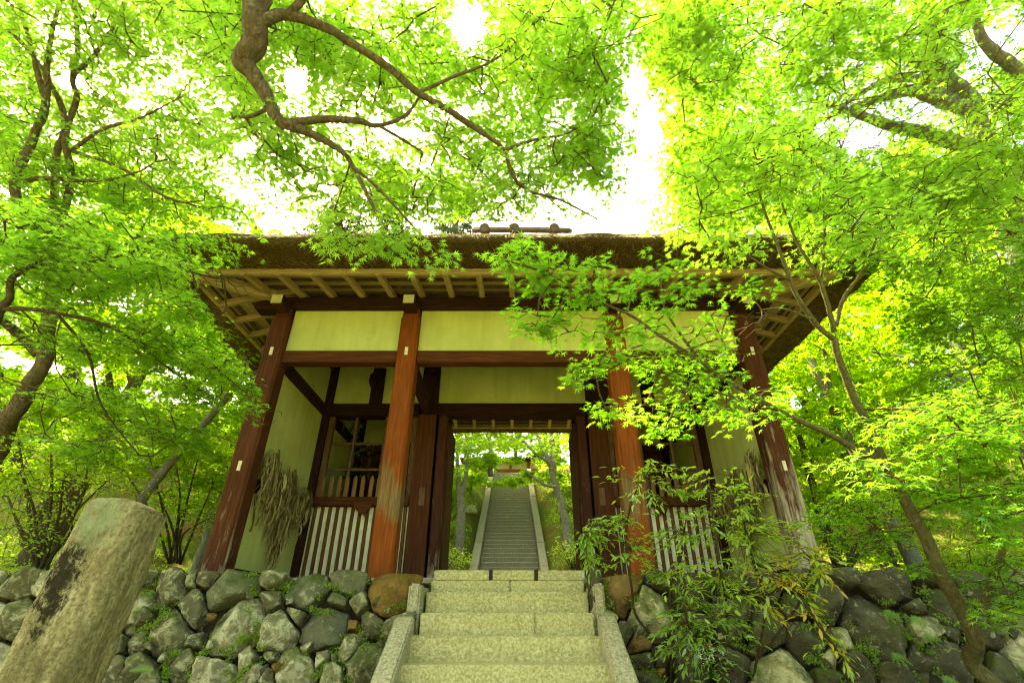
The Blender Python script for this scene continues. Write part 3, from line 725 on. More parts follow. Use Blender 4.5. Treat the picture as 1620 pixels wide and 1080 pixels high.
# ------------------------------------------------------------------ dry stone retaining walls
WY0, WZ0, WSL = 5.30, .41, -.28              # top edge of the face and its batter (dy per -dz)
def wall_pt(px, py):
    r = (px - 810) / F; u = (540 - py) / F; dx, dy, dz = r, CT - u * ST, ST + u * CT
    # y = WY0 + WSL * (WZ0 - z)
    k = (WY0 + WSL * WZ0) / (dy + WSL * dz); return dx * k, dz * k
left_px = [(211, 964), (230, 974), (272, 937), (227, 918), (306, 922), (334, 914), (364, 937), (436, 916), (432, 953), (302, 971), (366, 995), (262, 1005), (218, 1017), (186, 1024), (304, 1018), (288, 1050), (334, 1057),
           (387, 1042), (404, 1068), (428, 1041), (441, 999), (244, 1076), (181, 1062), (222, 1047), (485, 936), (550, 917), (624, 930), (532, 948), (568, 953), (467, 975), (513, 994), (559, 992), (587, 988), (629, 990), (552, 1024),
           (580, 1052), (464, 1054), (510, 1041), (525, 1066), (424, 1076), (180, 925), (175, 985)]
BIG = {(513, 994): 46, (366, 995): 50, (485, 936): 36, (441, 999): 40, (464, 1054): 40, (624, 930): 44, (364, 937): 40, (262, 1005): 42, (272, 937): 32, (550, 917): 34, (211, 964): 30, (302, 971): 32, (334, 1057): 34, (288, 1050): 30, (587, 988): 27, (580, 1052): 32, (629, 990): 30, (552, 1024): 26,
       (980, 933): 38, (1031, 967): 38, (1389, 997): 52, (1413, 922): 46, (1452, 1043): 32, (1506, 1056): 42, (1462, 1003): 32, (1283, 1015): 36, (1313, 955): 34, (1092, 1035): 34, (1160, 980): 36, (1210, 995): 34, (1250, 1066): 36, (1492, 958): 34, (1095, 928): 36,
       (230, 974): 14, (467, 975): 14, (559, 992): 13, (306, 922): 15, (227, 918): 16, (428, 1041): 16, (186, 1024): 18, (944, 950): 14, (940, 918): 14, (1310, 1042): 16, (510, 1041): 18, (532, 948): 22}
light_l = {(366, 995), (441, 999), (464, 1054), (334, 1057), (404, 1068), (525, 1066), (387, 1042), (510, 1041), (552, 1024), (211, 964)}
green_l = {(513, 994), (485, 936), (532, 948), (364, 937), (550, 917)}
orange_l = {(624, 930), (559, 992)}
right_px = [(980, 933), (940, 918), (944, 950), (961, 978), (990, 1000), (1031, 967), (1011, 1019), (1018, 1047), (1050, 1040), (1022, 1075), (1040, 920), (1095, 928), (1150, 922), (1210, 930), (1100, 985), (1160, 980), (1092, 1035), (1150, 1050), (1210, 995),
            (1332, 914), (1413, 922), (1476, 920), (1313, 955), (1259, 968), (1389, 997), (1446, 961), (1492, 958), (1500, 1002), (1462, 1003), (1452, 1043), (1506, 1056), (1329, 1007), (1310, 1042), (1250, 1066), (1283, 1015), (1300, 1072), (1356, 1056), (1419, 1068),
            (1541, 1045), (1576, 1067), (1268, 918), (1545, 985), (1540, 930)]
light_r = {(1462, 1003), (1329, 1007), (1250, 1066), (961, 978), (1031, 967), (1310, 1042)}
orange_r = {(980, 933), (1011, 1019)}
ico = bmesh.new(); bmesh.ops.create_icosphere(ico, subdivisions=4, radius=1)
ICO = np.array([v.co for v in ico.verts]); ICOT = np.array([[v.index for v in f.verts] for f in ico.faces]); ico.free()
ico = bmesh.new(); bmesh.ops.create_icosphere(ico, subdivisions=3, radius=1)
ICO3 = np.array([v.co for v in ico.verts]); ICOT3 = np.array([[v.index for v in f.verts] for f in ico.faces]); ico.free()
def stone_mesh(planes, p=9, amp=.03, size=.2, fine=True):
    D, T = (ICO, ICOT) if fine else (ICO3, ICOT3)
    acc = np.zeros(len(D))
    for nrm, dist in planes:
        acc += np.clip(D @ np.array(nrm), 0, None) ** p / max(dist, .015) ** p
    V = D * (acc ** (-1 / p))[:, None]; o = Vector((random.uniform(0, 99), random.uniform(0, 99), 0))
    for i in range(len(V)):
        q = Vector(V[i]) / size; a = noise.noise(q * 2.2 + o); b = noise.noise(q * 5 + o); c = noise.noise(q * 13 + o)
        ridge = abs(noise.noise(q * 3.3 - o))
        V[i] *= 1 + amp * (a * 1.5 + b * .8 + c * .35 - ridge * 1.6)
    return tri_mesh('stone', V, T, None, True)
def stone_wall(name, seeds, x_lo, x_hi, top, label, mats):
    root = empty(name, ((x_lo + x_hi) / 2, 5.3, -1.2), label, 'stone wall')
    pts = [(wall_pt(*s), mats(s)) for s in seeds]; P = [p for p, _ in pts]
    x_a, x_b = min(p[0] for p in P), max(p[0] for p in P); zmin = min(p[1] for p in P)
    xs = np.arange(x_lo + .15, x_hi, .33)           # the rest of the wall: below the frame and beyond it
    for j, z in enumerate(np.arange(.26, -1.3, -.27)):
        for x in xs:
            q = (x + random.uniform(-.09, .09) + (.16 if j % 2 else 0), z + random.uniform(-.07, .07))
            if min((q[0] - p[0]) ** 2 + (q[1] - p[1]) ** 2 for p in P) > .27 ** 2 and x_lo < q[0] < x_hi and q[1] < top:
                pts.append((q, M['rock'] if random.random() < .7 else M['rock_light'])); P.append(q)
    RR = [BIG.get(k, 22 if k else random.uniform(15, 30)) * .0077 for k in list(seeds) + [None] * (len(P) - len(seeds))]
    A = np.array(P); nrm_out = Vector((0, -1, -WSL)).normalized(); tz = Vector((0, -WSL * 1.0, 1)).normalized(); tz = Vector((0, .28, 1)).normalized(); nrm_out = Vector((0, -1, .28)).normalized()
    for i, ((x, z), m) in enumerate(pts):
        pl = []
        d = A - A[i]; dd = np.hypot(d[:, 0], d[:, 1]); near = np.argsort(dd)[1:14]
        for j in near:
            if dd[j] < .02: continue
            u = Vector((d[j, 0], 0, 0)) / dd[j] + tz * (d[j, 1] / dd[j]); w_ = (dd[j] ** 2 + RR[i] ** 2 - RR[j] ** 2) / (2 * dd[j]); pl.append((u, min(max(w_, dd[j] * .24), dd[j] * .76) - .005))
        pl.append((tz, max(top - z, .05) + random.uniform(-.015, .03))); pl.append((-tz, .35))
        pl.append((Vector((1, 0, 0)), min(max(x_hi - x, .05), .4))); pl.append((Vector((-1, 0, 0)), min(max(x - x_lo, .05), .4)))
        size = float(np.mean(np.sort(dd)[1:6])) / 2
        pl.append((-nrm_out, .16)); pl.append((nrm_out, min(.05 + size * .62, .2)))
        for _ in range(8):
            v = (nrm_out + Vector((random.uniform(-1, 1), random.uniform(-.2, .2), random.uniform(-1, 1))) * .95).normalized()
            pl.append((v, size * random.uniform(.58, .98)))
        px, py, dp = project(np.array([[x, 5.2, z]])); vis = -60 < px[0] < 1680 and py[0] < 1120
        me = stone_mesh(pl, 20 if vis else 9, .062, max(size, .08), vis); me.materials.append(m)
        o = link('stone', me, None, None, Vector((x, WY0 + WSL * (WZ0 - z) + .03 + random.uniform(-.03, .02), z))); under(o, root)
    gaps = []
    for _ in range(6000):
        x = random.uniform(x_a - .2, x_b + .2); z = random.uniform(max(zmin, -.7), top - .05)
        if not (x_lo + .06 < x < x_hi - .06): continue
        d = np.sort(np.hypot(A[:, 0] - x, A[:, 1] - z))
        if d[2] - d[0] < .012 and d[0] > .07 and all((x - a) ** 2 + (z - b) ** 2 > .012 for a, b in gaps): gaps.append((x, z))
    for x, z in gaps[:70]:
        r = random.uniform(.026, .05); pl = [(Vector((random.gauss(0, 1), random.gauss(0, 1), random.gauss(0, 1))).normalized(), r * random.uniform(.55, 1.05)) for _ in range(16)]
        me = stone_mesh(pl, 12, .05, r, False); me.materials.append(random.choice((M['rock'], M['rock'], M['rock_light'], M['rock_orange'], M['rock_dark'])))
        under(link('stone', me, None, None, (x, WY0 + WSL * (WZ0 - z) - .035, z)), root)
    pts2 = []
    while len(pts2) < 260:
        x = random.uniform(x_a - .2, x_b + .2); z = random.uniform(max(zmin, -.7), top)
        d = np.sort(np.hypot(A[:, 0] - x, A[:, 1] - z))
        if x_lo < x < x_hi and d[1] - d[0] < .03 and noise.noise(Vector((x * 2.3, z * 2.3, 4))) > -.05: pts2.append((x, z))
    Pm = np.array([(x, WY0 + WSL * (WZ0 - z) - .02, z) for x, z in pts2]).repeat(26, 0); Pm = Pm + rng.normal(size=Pm.shape) * np.array([.022, .018, .016])
    Dm = rng.normal(size=Pm.shape) + np.array([[0, -.8, .3]]); V, T, tn = leaf_arrays(LEAF_F, Pm, Dm, rng.normal(size=Pm.shape), rng.uniform(.009, .02, len(Pm)), rng.uniform(0, .7, len(Pm)))
    o = link('moss', tri_mesh('moss', V, T, tn), M['shrub']); o['kind'] = 'stuff'; under(o, root)
    mb = MB(); mb.box((x_lo, 5.46, -1.3), (x_hi, 5.80, top - .08)); mb.v = [(a, b + (WSL * (WZ0 - c) if b < 5.6 else 0), c) for a, b, c in mb.v]
    under(mb.build('earth_core', M['earth']), root)
    return root
stone_wall('stone_wall', left_px, -7.5, -.88, .40, 'dry stone retaining wall of mossy boulders left of the steps, rusty block at its end', lambda s: M['rock_light'] if s in light_l else M['rock_green'] if s in green_l else M['rock_orange'] if s in orange_l else M['rock'])
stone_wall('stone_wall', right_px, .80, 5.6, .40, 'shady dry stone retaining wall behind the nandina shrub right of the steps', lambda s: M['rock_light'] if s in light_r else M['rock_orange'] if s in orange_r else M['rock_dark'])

# ------------------------------------------------------------------ old stone pillar beside the wall
def pillar():
    c = atY(177, 800, 2.40); wd = .138; top = c.z; zb = -1.25; zc = 0
    bm = bmesh.new(); n = 10; rows = 150
    def sq(t, h):                               # rounded square outline
        a = 2 * math.pi * t; ca, sa = math.cos(a), math.sin(a); r = (abs(ca) ** 7 + abs(sa) ** 7) ** (-1 / 7); return ca * r * h, sa * r * h
    K = 150; V = []; Fc = []
    for j in range(rows + 1):
        z = zb + (top - zb) * j / rows
        for k in range(K):
            h = wd * (1 + min(.2, .16 * (top - z))); x, y = sq(k / K, h); V.append([x, y * .9, z])
    caps = [(.985, .012), (.95, .026), (.86, .036), (.6, .040), (.3, .042)]
    for f, dz in caps:
        for k in range(K): x, y = sq(k / K, wd * f); V.append([x, y * .9, top + dz - (.035 * max(0, x / wd) ** 2)])
    nr = rows + len(caps)
    for j in range(nr):
        for k in range(K): Fc.append((j * K + k, j * K + (k + 1) % K, (j + 1) * K + (k + 1) % K, (j + 1) * K + k))
    Fc.append(tuple(nr * K + k for k in range(K)))
    for v in V:
        q = Vector(v); d = noise.noise_vector(q * 4) * .012 + noise.noise_vector(q * 14) * .006 + noise.noise_vector(Vector((q.x * 40, q.y * 40, q.z * 22))) * .004 + noise.noise_vector(q * 85) * .0022
        v[0] += d.x; v[1] += d.y; v[2] += d.z * .8
        v[2] -= top
    me = bpy.data.meshes.new('stone_pillar'); me.from_pydata(V, [], Fc); me.polygons.foreach_set('use_smooth', [True] * len(Fc)); me.update()
    o = link('stone_pillar', me, M['pillar'], None, (c.x, c.y + .12, top), (0, R(5.0), R(3)))
    tag(o, 'old square stone pillar with lichen and a black stain, broken flat at its top', 'stone pillar')
pillar()

# ------------------------------------------------------------------ far stairs up the hill behind the gate
far = empty('hill_stairs', (-.08, 13.4, .34), 'long straight flight of grey stone stairs climbing the mossy hill behind the gate', 'stairs')
NS = 40; tr, ri = .305, .1575
for i in range(NS):
    y = 13.6 + i * tr; z = .36 + (i + 1) * ri
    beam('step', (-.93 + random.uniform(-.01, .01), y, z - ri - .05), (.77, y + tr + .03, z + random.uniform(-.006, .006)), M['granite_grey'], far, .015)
for s, xa, xb in ((-1, -1.17, -.935), (1, .775, 1.01)):
    for k in range(8):
        y0 = 13.3 + k * 1.56; y1 = y0 + 1.55; z0 = .46 + max(0, (y0 - 13.5)) * .516; z1 = .46 + (y1 - 13.5) * .516
        a, b = Vector(((xa + xb) / 2, y0, z0)), Vector(((xa + xb) / 2, y1, z1)); d = b - a
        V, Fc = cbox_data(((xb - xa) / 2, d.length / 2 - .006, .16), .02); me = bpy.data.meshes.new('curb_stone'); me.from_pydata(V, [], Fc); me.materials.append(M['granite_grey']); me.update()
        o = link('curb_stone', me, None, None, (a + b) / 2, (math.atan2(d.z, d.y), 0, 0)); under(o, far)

# small hall at the head of the stairs
hall = empty('temple_hall', (-.1, 33, 7.4), 'small temple hall with red boards and pale wall at the head of the hill stairs', 'building')
hz = 7.5
beam('red_board_wall', (-2.6, 32, hz - .3), (2.4, 32.1, hz + 1.12), M['hall_red'], hall)
beam('pale_wall', (-2.6, 32.05, hz + 1.12), (2.4, 32.15, hz + 1.7), M['hall_wall'], hall)
for x in (-2.55, -1.3, -.1, 1.1, 2.35): beam('pillar', (x - .09, 31.9, hz - .3), (x + .09, 32.03, hz + 1.7), M['hall_red'], hall)
beam('body', (-2.5, 32.2, hz - .3), (2.3, 35, hz + 1.7), M['hall_wall'], hall)
mb = MB(); mb.add([(-3.4, 31.1, hz + 1.6), (3.2, 31.1, hz + 1.6), (3.2, 36, hz + 1.6), (-3.4, 36, hz + 1.6), (-1.6, 33.5, hz + 2.3), (1.4, 33.5, hz + 2.3)], [(0, 1, 5, 4), (2, 3, 4, 5), (1, 2, 5), (3, 0, 4), (3, 2, 1, 0)])
under(mb.build('roof', M['hall_roof']), hall)
mb = MB()
for k in range(34):
    x = -3.3 + k * .195; xt = max(-1.6, min(1.4, x)); f = 1.0 if x == xt else 1 - abs(x - xt) / 1.8
    mb.tube([(x, 31.08, hz + 1.63), (x, 31.1 + 2.4 * f, hz + 1.63 + .7 * f)], [.05, .05], 6)
under(mb.build('roof_tile', M['hall_roof']), hall)

# ------------------------------------------------------------------ leaves, twigs and trees
def seg_tubes(A, B, ra, rb):
    d = B - A; L = np.linalg.norm(d, axis=1, keepdims=True) + 1e-9; d = d / L
    u = np.cross(d, np.where(np.abs(d[:, 2:3]) > .9, np.array([[1., 0, 0]]), np.array([[0, 0, 1.]]))); u /= np.linalg.norm(u, axis=1, keepdims=True) + 1e-9; v = np.cross(d, u)
    V = np.empty((len(A), 6, 3))
    for k in range(3):
        a = 2 * math.pi * k / 3; o = u * math.cos(a) + v * math.sin(a); V[:, k] = A + o * ra[:, None]; V[:, 3 + k] = B + o * rb[:, None]
    t = np.array([(0, 1, 4), (0, 4, 3), (1, 2, 5), (1, 5, 4), (2, 0, 3), (2, 3, 5)])
    T = t[None] + (np.arange(len(A)) * 6)[:, None, None]
    return V.reshape(-1, 3), T.reshape(-1, 3)
_leafmesh = {}
def leaf_variants(key, tpl, m):
    if key not in _leafmesh:
        out = []
        for i in range(10):
            z = tpl[0].copy(); z[:, 2] *= random.uniform(-.3, 2.4); z[:, 0] *= random.uniform(.85, 1.12); z[:, 2] += z[:, 0] ** 2 * random.uniform(-.25, .1)
            me = tri_mesh('leaf', z, tpl[1], np.full(len(z), (i + .5) / 10)); me.materials.append(m); out.append(me)
        _leafmesh[key] = out
    return _leafmesh[key]
GAPS = [(742, 38, 32, 42), (1008, 135, 19, 38), (1026, 205, 24, 55), (1022, 285, 26, 36), (992, 345, 34, 18), (468, 128, 24, 26), (112, 128, 22, 16), (386, 236, 20, 16), (1458, 165, 26, 15),
        (624, 208, 36, 12), (1566, 62, 24, 22), (1365, 226, 46, 14), (925, 318, 26, 12), (436, 352, 34, 12), (215, 165, 18, 9), (1300, 205, 16, 10), (1620, 60, 18, 20), (525, 300, 12, 10), (735, 180, 16, 12)]
CLEAR = [(1455, 170, 150, 75, 6.6), (1568, 85, 55, 60, 6.0), (105, 215, 75, 130, 5.35), (45, 590, 62, 95, 5.1), (290, 300, 80, 60, 5.0), (1335, 560, 60, 110, 3.75)]   # nearer sprays are thin where limbs show
class Tree:
    def __init__(s, name, label, cat='tree', group=None, m=None, lm=None, base=(0, 0, 0), trunk_name='trunk'):
        s.root = empty(name, base, label, cat, group); s.m = m or M['bark']; s.lm = lm or M['leaf']; s.nodes = []; s.A = []; s.B = []; s.ra = []; s.rb = []
        s.P = []; s.D = []; s.N = []; s.sc = []; s.tn = []; s.fr = []
    def limb(s, pts, rad, name='limb', n=9, sub=5, wob=.5, rough=.18):
        pp, rr = smooth_path(pts, rad, sub, wob); V, Fc = tube_data(pp, rr, n, True, rough)
        me = bpy.data.meshes.new(name); me.from_pydata([tuple(v) for v in V], [], Fc); me.polygons.foreach_set('use_smooth', [True] * len(Fc)); me.update()
        o = link(name, me, s.m); under(o, s.root); s.nodes += [(p, r) for p, r in zip(pp, rr)]; return o
    def pad(s, c, rx, rz, ntw, nl, size, tilt=(0, 0, 0), src=None, spread=.10, up=.3, tint=(.25, .9), free=False):
        c = np.array(c); N_ = np.array([p for p, _ in s.nodes])
        if src is None: i = int(np.argmin(((N_ - c) ** 2).sum(1) * (1 + .3 * rng.random(len(N_))))); src = N_[i]
        src = np.array(src); mid = (src + c) / 2 + rng.normal(size=3) * .11 * np.linalg.norm(c - src)
        nodes = [src, mid, c]; par = [-1, 0, 1]
        if np.linalg.norm(c - src) > .25: s.nodes += [(Vector(mid), .003), (Vector(c), .003)]
        q = rng.normal(size=(ntw, 3)); q /= np.linalg.norm(q, axis=1, keepdims=True); q *= rng.random((ntw, 1)) ** .5
        q = q * np.array([rx, rx, rz]); q[:, 2] -= (q[:, 0] ** 2 + q[:, 1] ** 2) / rx * .22 - q[:, 0] * tilt[0] - q[:, 1] * tilt[1]; q = c + q
        q = q[np.argsort(((q - mid) ** 2).sum(1))]
        for t in q:
            X = np.array(nodes[1:]); d = ((X - t) ** 2).sum(1); j = int(np.argmin(d)) + 1; nodes.append(t); par.append(j)
        X = np.array(nodes); par = np.array(par); cnt = np.ones(len(X))
        for i in range(len(X) - 1, 0, -1): cnt[par[i]] += cnt[i]
        r = .0016 + .0011 * np.sqrt(cnt); a = X[par[1:]]; b = X[1:]
        s.A.append(a); s.B.append(b); s.ra.append(r[1:] * 1.15); s.rb.append(r[1:] * .85)
        k = np.repeat(np.arange(3, len(X)), nl); f = rng.uniform(.35, 1.12, len(k))[:, None]; base = X[par[k]] * (1 - f) + X[k] * f
        out = X[k] - X[par[k]]; out /= np.linalg.norm(out, axis=1, keepdims=True) + 1e-9
        side = np.cross(out, np.array([[0, 0, 1.]])); sg = rng.choice([-1, 1], len(k))[:, None]
        D = out * rng.uniform(.2, 1, (len(k), 1)) + side * sg * rng.uniform(.2, 1.1, (len(k), 1)); D[:, 2] = rng.normal(-.18, .22, len(k))
        D /= np.linalg.norm(D, axis=1, keepdims=True) + 1e-9
        P = base + D * spread * rng.uniform(.1, .6, (len(k), 1)) + rng.normal(size=base.shape) * spread * .22
        Nn = np.array([[tilt[0] * -.8, tilt[1] * -.8, 1.0]]) + rng.normal(size=P.shape) * up
        s.P.append(P); s.D.append(D); s.N.append(Nn); s.sc.append(size * rng.uniform(.65, 1.15, len(k))); s.fr.append(np.full(len(k), free))
        s.tn.append(np.clip(rng.uniform(*tint) + rng.normal(size=len(k)) * .16, 0, 1))
    def finish(s, near=0, avoid=None, thin=False, tpls=((3.2, LEAF7), (4.2, LEAF5), (6.9, LEAF_M), (999, LEAF_F)), gaps=True, key='maple', near_tpl=None, leaf_name='leaf', crown='crown'):
        if not s.P: return s
        P = np.concatenate(s.P); D = np.concatenate(s.D); Nn = np.concatenate(s.N); sc = np.concatenate(s.sc); tn = np.concatenate(s.tn); free = np.concatenate(s.fr) if len(s.fr) == len(s.P) else np.zeros(len(P), bool)
        px, py, d = project(P); keep = np.ones(len(P), bool)
        if gaps:
            for gx, gy, ax, ay in GAPS:
                e = ((px - gx) / ax) ** 2 + ((py - gy) / ay) ** 2; keep &= (e > .55 + .55 * rng.random(len(P))) | (rng.random(len(P)) < .03)
            if avoid is not None:
                ins = np.zeros(len(P), bool); j = len(avoid) - 1
                for i in range(len(avoid)):
                    xi, yi = avoid[i]; xj, yj = avoid[j]; c = (yi > py) != (yj > py)
                    ins ^= c & (px < (xj - xi) * (py - yi) / ((yj - yi) if yj != yi else 1e-6) + xi); j = i
                keep &= ~ins | free | (rng.random(len(P)) < .02)
            for gx, gy, ax, ay, dm in CLEAR:
                keep &= (((px - gx) / ax) ** 2 + ((py - gy) / ay) ** 2 > 1) | (d > dm) | (rng.random(len(P)) < .28)
        keep &= np.linalg.norm(P, axis=1) > 1.1
        keep &= (d < 7) | ((px > -260) & (px < 1880) & (py > -50) & (py < 1200))
        P, D, Nn, sc, tn, d, px, py = (a[keep] for a in (P, D, Nn, sc, tn, d, px, py))
        one = np.zeros(len(P), bool)
        if near:
            vis = (px > -10) & (px < 1630) & (py > -10) & (py < 1090); q = np.where(vis, d / sc, 1e9); one[np.argsort(q)[:near]] = True; one &= vis
            vs = leaf_variants(key, near_tpl or tpls[0][1], s.lm); X, Y, Z = frames(D[one], Nn[one]); loc = P[one] - np.array(s.root.location)
            for i, (a, x, y, z, k, t) in enumerate(zip(loc, X, Y, Z, sc[one], tn[one])):
                o = bpy.data.objects.new(leaf_name, vs[min(9, int(t * 10))]); COL.objects.link(o); o.parent = s.root
                o.matrix_local = Matrix(((x[0] * k, y[0] * k, z[0] * k, a[0]), (x[1] * k, y[1] * k, z[1] * k, a[1]), (x[2] * k, y[2] * k, z[2] * k, a[2]), (0, 0, 0, 1)))
        VV = []; TT = []; tt = []; b = 0; lo = -1
        for lim, tpl in tpls:
            m = ~one & (d >= lo) & (d < lim); lo = lim
            if not m.any(): continue
            V, T, t = leaf_arrays(tpl, P[m], D[m], Nn[m], sc[m], tn[m]); VV.append(V); TT.append(T + b); tt.append(t); b += len(V)
        if VV:
            o = link(crown, tri_mesh(crown, np.concatenate(VV), np.concatenate(TT), np.concatenate(tt)), s.lm); o['kind'] = 'stuff'; under(o, s.root)
        if s.A:
            q = [np.concatenate(x) for x in (s.A, s.B, s.ra, s.rb)]
            if thin: q = [x[q[2] > .0035] for x in q[:2]] + [q[2][q[2] > .0035], q[3][q[2] > .0035]]
            V, T = seg_tubes(*q)
            o = link('twigs', tri_mesh('twigs', V, T), M['twig']); o['kind'] = 'stuff'; under(o, s.root)
        global NLEAF; NLEAF += len(P)
        return s
NLEAF = 0
GATE_VIEW = [(300, 446), (330, 425), (418, 420), (422, 366), (560, 350), (1000, 350), (1060, 372), (1075, 400), (790, 372), (770, 440), (800, 500), (820, 560), (900, 600), (950, 660), (960, 700), (1030, 720), (1200, 660), (1260, 720), (1290, 840), (940, 900), (335, 905), (395, 720), (425, 640), (372, 560)]
EAVE_VIEW = [(1150, 470), (1240, 490), (1300, 455), (1400, 425), (1398, 450), (1330, 520), (1235, 615), (1170, 580)]
def L(*a): return [at(*p) for p in a]
def scatter(t, poly, dr, n, rx, rz, ntw, nl, size, **kw):
    """n leaf pads inside a pixel polygon, between two depths"""
    xs = [p[0] for p in poly]; ys = [p[1] for p in poly]; c = 0; g = 0
    while c < n and g < n * 60:
        g += 1; x = random.uniform(min(xs), max(xs)); y = random.uniform(min(ys), max(ys)); ins = False; j = len(poly) - 1
        for i in range(len(poly)):
            if (poly[i][1] > y) != (poly[j][1] > y) and x < (poly[j][0] - poly[i][0]) * (y - poly[i][1]) / (poly[j][1] - poly[i][1]) + poly[i][0]: ins = not ins
            j = i
        if not ins: continue
        if any(((x - gx) / (ax + 14)) ** 2 + ((y - gy) / (ay + 14)) ** 2 < 1 for gx, gy, ax, ay in GAPS): continue
        d = random.uniform(*dr); p = at(x, y, d)
        if p.z < -.9: continue
        c += 1; f = random.uniform(.7, 1.25); t.pad(p, rx * f, rz, ntw, nl, size, **kw)

# 1. the maple whose limb hangs over the camera
t = Tree('maple_tree', 'large maple reaching over the steps with a thick crooked limb from above', 'tree', base=(-2.2, -1.0, -1.2))
trunk = [Vector((-2.2, -1.0, -1.25)), Vector((-2.15, -.8, .2)), Vector((-2.0, -.3, 1.6)), Vector((-1.8, .3, 2.6)), at(404, -140, 3.1)]
t.limb(trunk, [.24, .19, .16, .12, .09], 'trunk', 12)
t.limb(L((404, -140, 3.1), (406, -40, 3.05), (404, 20, 3.0), (398, 60, 3.0), (379, 94, 3.0), (392, 112, 3.0), (415, 148, 3.0), (428, 172, 3.0), (446, 194, 3.0), (478, 207, 3.05), (519, 226, 3.1), (548, 245, 3.15)), [.09, .083, .075, .071, .062, .052, .043, .039, .036, .029, .022, .014], 'limb', 12, 5, .7, .22)
t.limb(L((402, 45, 3.0), (424, 32, 3.0), (456, 27, 3.05), (519, 45, 3.1), (558, 70, 3.15), (617, 108, 3.2), (660, 147, 3.25), (712, 177, 3.3), (772, 216, 3.35), (798, 238, 3.35), (811, 277, 3.35), (837, 302, 3.4), (884, 315, 3.4), (945, 346, 3.45)), [.042, .038, .033, .029, .027, .025, .023, .021, .017, .014, .012, .010, .008, .004], 'limb', 9, 5, .5)
t.limb(L((444, 199, 3.0), (490, 193, 3.05), (530, 190, 3.1), (570, 192, 3.15), (599, 199, 3.2), (642, 182, 3.25), (664, 151, 3.3)), [.028, .026, .022, .019, .016, .012, .008])
t.limb(L((599, 199, 3.2), (635, 220, 3.25), (668, 240, 3.3)), [.013, .011, .006], n=6)
t.limb(L((548, 245, 3.15), (566, 278, 3.1), (586, 318, 3.05), (600, 345, 3.0), (618, 372, 2.95)), [.016, .013, .011, .009, .005], n=6)
t.limb(L((560, 265, 3.1), (600, 300, 3.05), (650, 355, 3.0), (690, 395, 2.95)), [.011, .009, .007, .004], n=6)
t.limb(L((456, 27, 3.05), (478, 0, 3.05), (500, -40, 3.1)), [.03, .025, .018], n=7)
t.limb(L((426, 170, 3.0), (395, 185, 3.1), (368, 185, 3.2), (385, 200, 3.2)), [.014, .012, .009, .006], n=6)
t.limb(L((798, 238, 3.35), (850, 220, 3.5), (900, 210, 3.6), (960, 165, 3.8)), [.013, .011, .008, .004], n=6)
t.limb(L((660, 147, 3.25), (720, 120, 3.4), (790, 90, 3.6), (850, 30, 3.8)), [.014, .012, .009, .005], n=6)
kw = dict(size=.053, tint=(.25, .95))
scatter(t, [(300, -40), (700, -40), (720, 120), (600, 180), (430, 170), (330, 120)], (3.25, 4.6), 34, .40, .06, 26, 6, **kw)
scatter(t, [(700, -40), (1000, -40), (990, 160), (900, 300), (760, 330), (640, 240), (700, 100)], (3.45, 4.7), 44, .40, .06, 26, 6, **kw)
scatter(t, [(430, 200), (700, 200), (760, 330), (720, 345), (480, 330), (380, 260)], (3.2, 4.4), 24, .38, .06, 26, 6, **kw)
scatter(t, [(900, 180), (985, 200), (1000, 330), (880, 345), (840, 300)], (3.4, 4.2), 11, .32, .05, 22, 4, **kw)
scatter(t, [(525, 360), (640, 355), (700, 405), (690, 425), (640, 400), (520, 400)], (2.85, 3.05), 8, .17, .04, 14, 4, size=.05, tint=(.5, 1), free=True)
scatter(t, [(300, -40), (980, -40), (960, 250), (700, 320), (420, 280)], (4.2, 6.2), 100, .5, .08, 28, 6, **kw)
t.finish(near=300, avoid=GATE_VIEW)

# 2. the slim maple in front on the right, its long branch crossing the gate
t = Tree('maple_sapling', 'slim pale maple leaning in front of the right wall, long branch across the gate', 'tree', m=M['bark_pale'], base=(4.0, 3.3, -1.2))
t.limb([Vector((4.0, 3.30, -1.25))] + L((1571, 1085, 3.5), (1543, 1007, 3.5), (1486, 901, 3.5), (1461, 844, 3.55), (1420, 770, 3.6), (1392, 721, 3.6), (1370, 665, 3.6), (1349, 624, 3.6), (1328, 572, 3.6), (1319, 536, 3.6)), [.062, .056, .052, .046, .042, .037, .034, .030, .028, .026, .024], 'trunk', 11, 5, .3, .08)
t.limb(L((1319, 536, 3.6), (1292, 515, 3.55), (1266, 476, 3.5), (1250, 442, 3.5), (1240, 414, 3.5), (1227, 380, 3.5), (1205, 320, 3.5), (1190, 250, 3.5)), [.021, .019, .017, .015, .013, .011, .008, .004], sub=4, wob=.3)
t.limb(L((1320, 525, 3.6), (1310, 484, 3.6), (1297, 447, 3.6), (1287, 427, 3.6), (1261, 383, 3.65), (1240, 330, 3.7), (1225, 280, 3.7)), [.019, .017, .015, .013, .010, .007, .004], sub=4, wob=.3)
t.limb(L((1323, 515, 3.6), (1336, 468, 3.6), (1362, 432, 3.55), (1380, 396, 3.5), (1400, 340, 3.5)), [.017, .014, .011, .008, .005], n=6)
t.limb(L((1297, 447, 3.6), (1305, 380, 3.6), (1302, 300, 3.6), (1308, 230, 3.7)), [.011, .01, .007, .004], n=6)
t.limb(L((1250, 442, 3.5), (1215, 425, 3.4), (1170, 395, 3.35)), [.012, .009, .005], n=6)
t.limb(L((1285, 505, 3.5), (1240, 488, 3.4), (1205, 490, 3.3)), [.01, .008, .004], n=6)
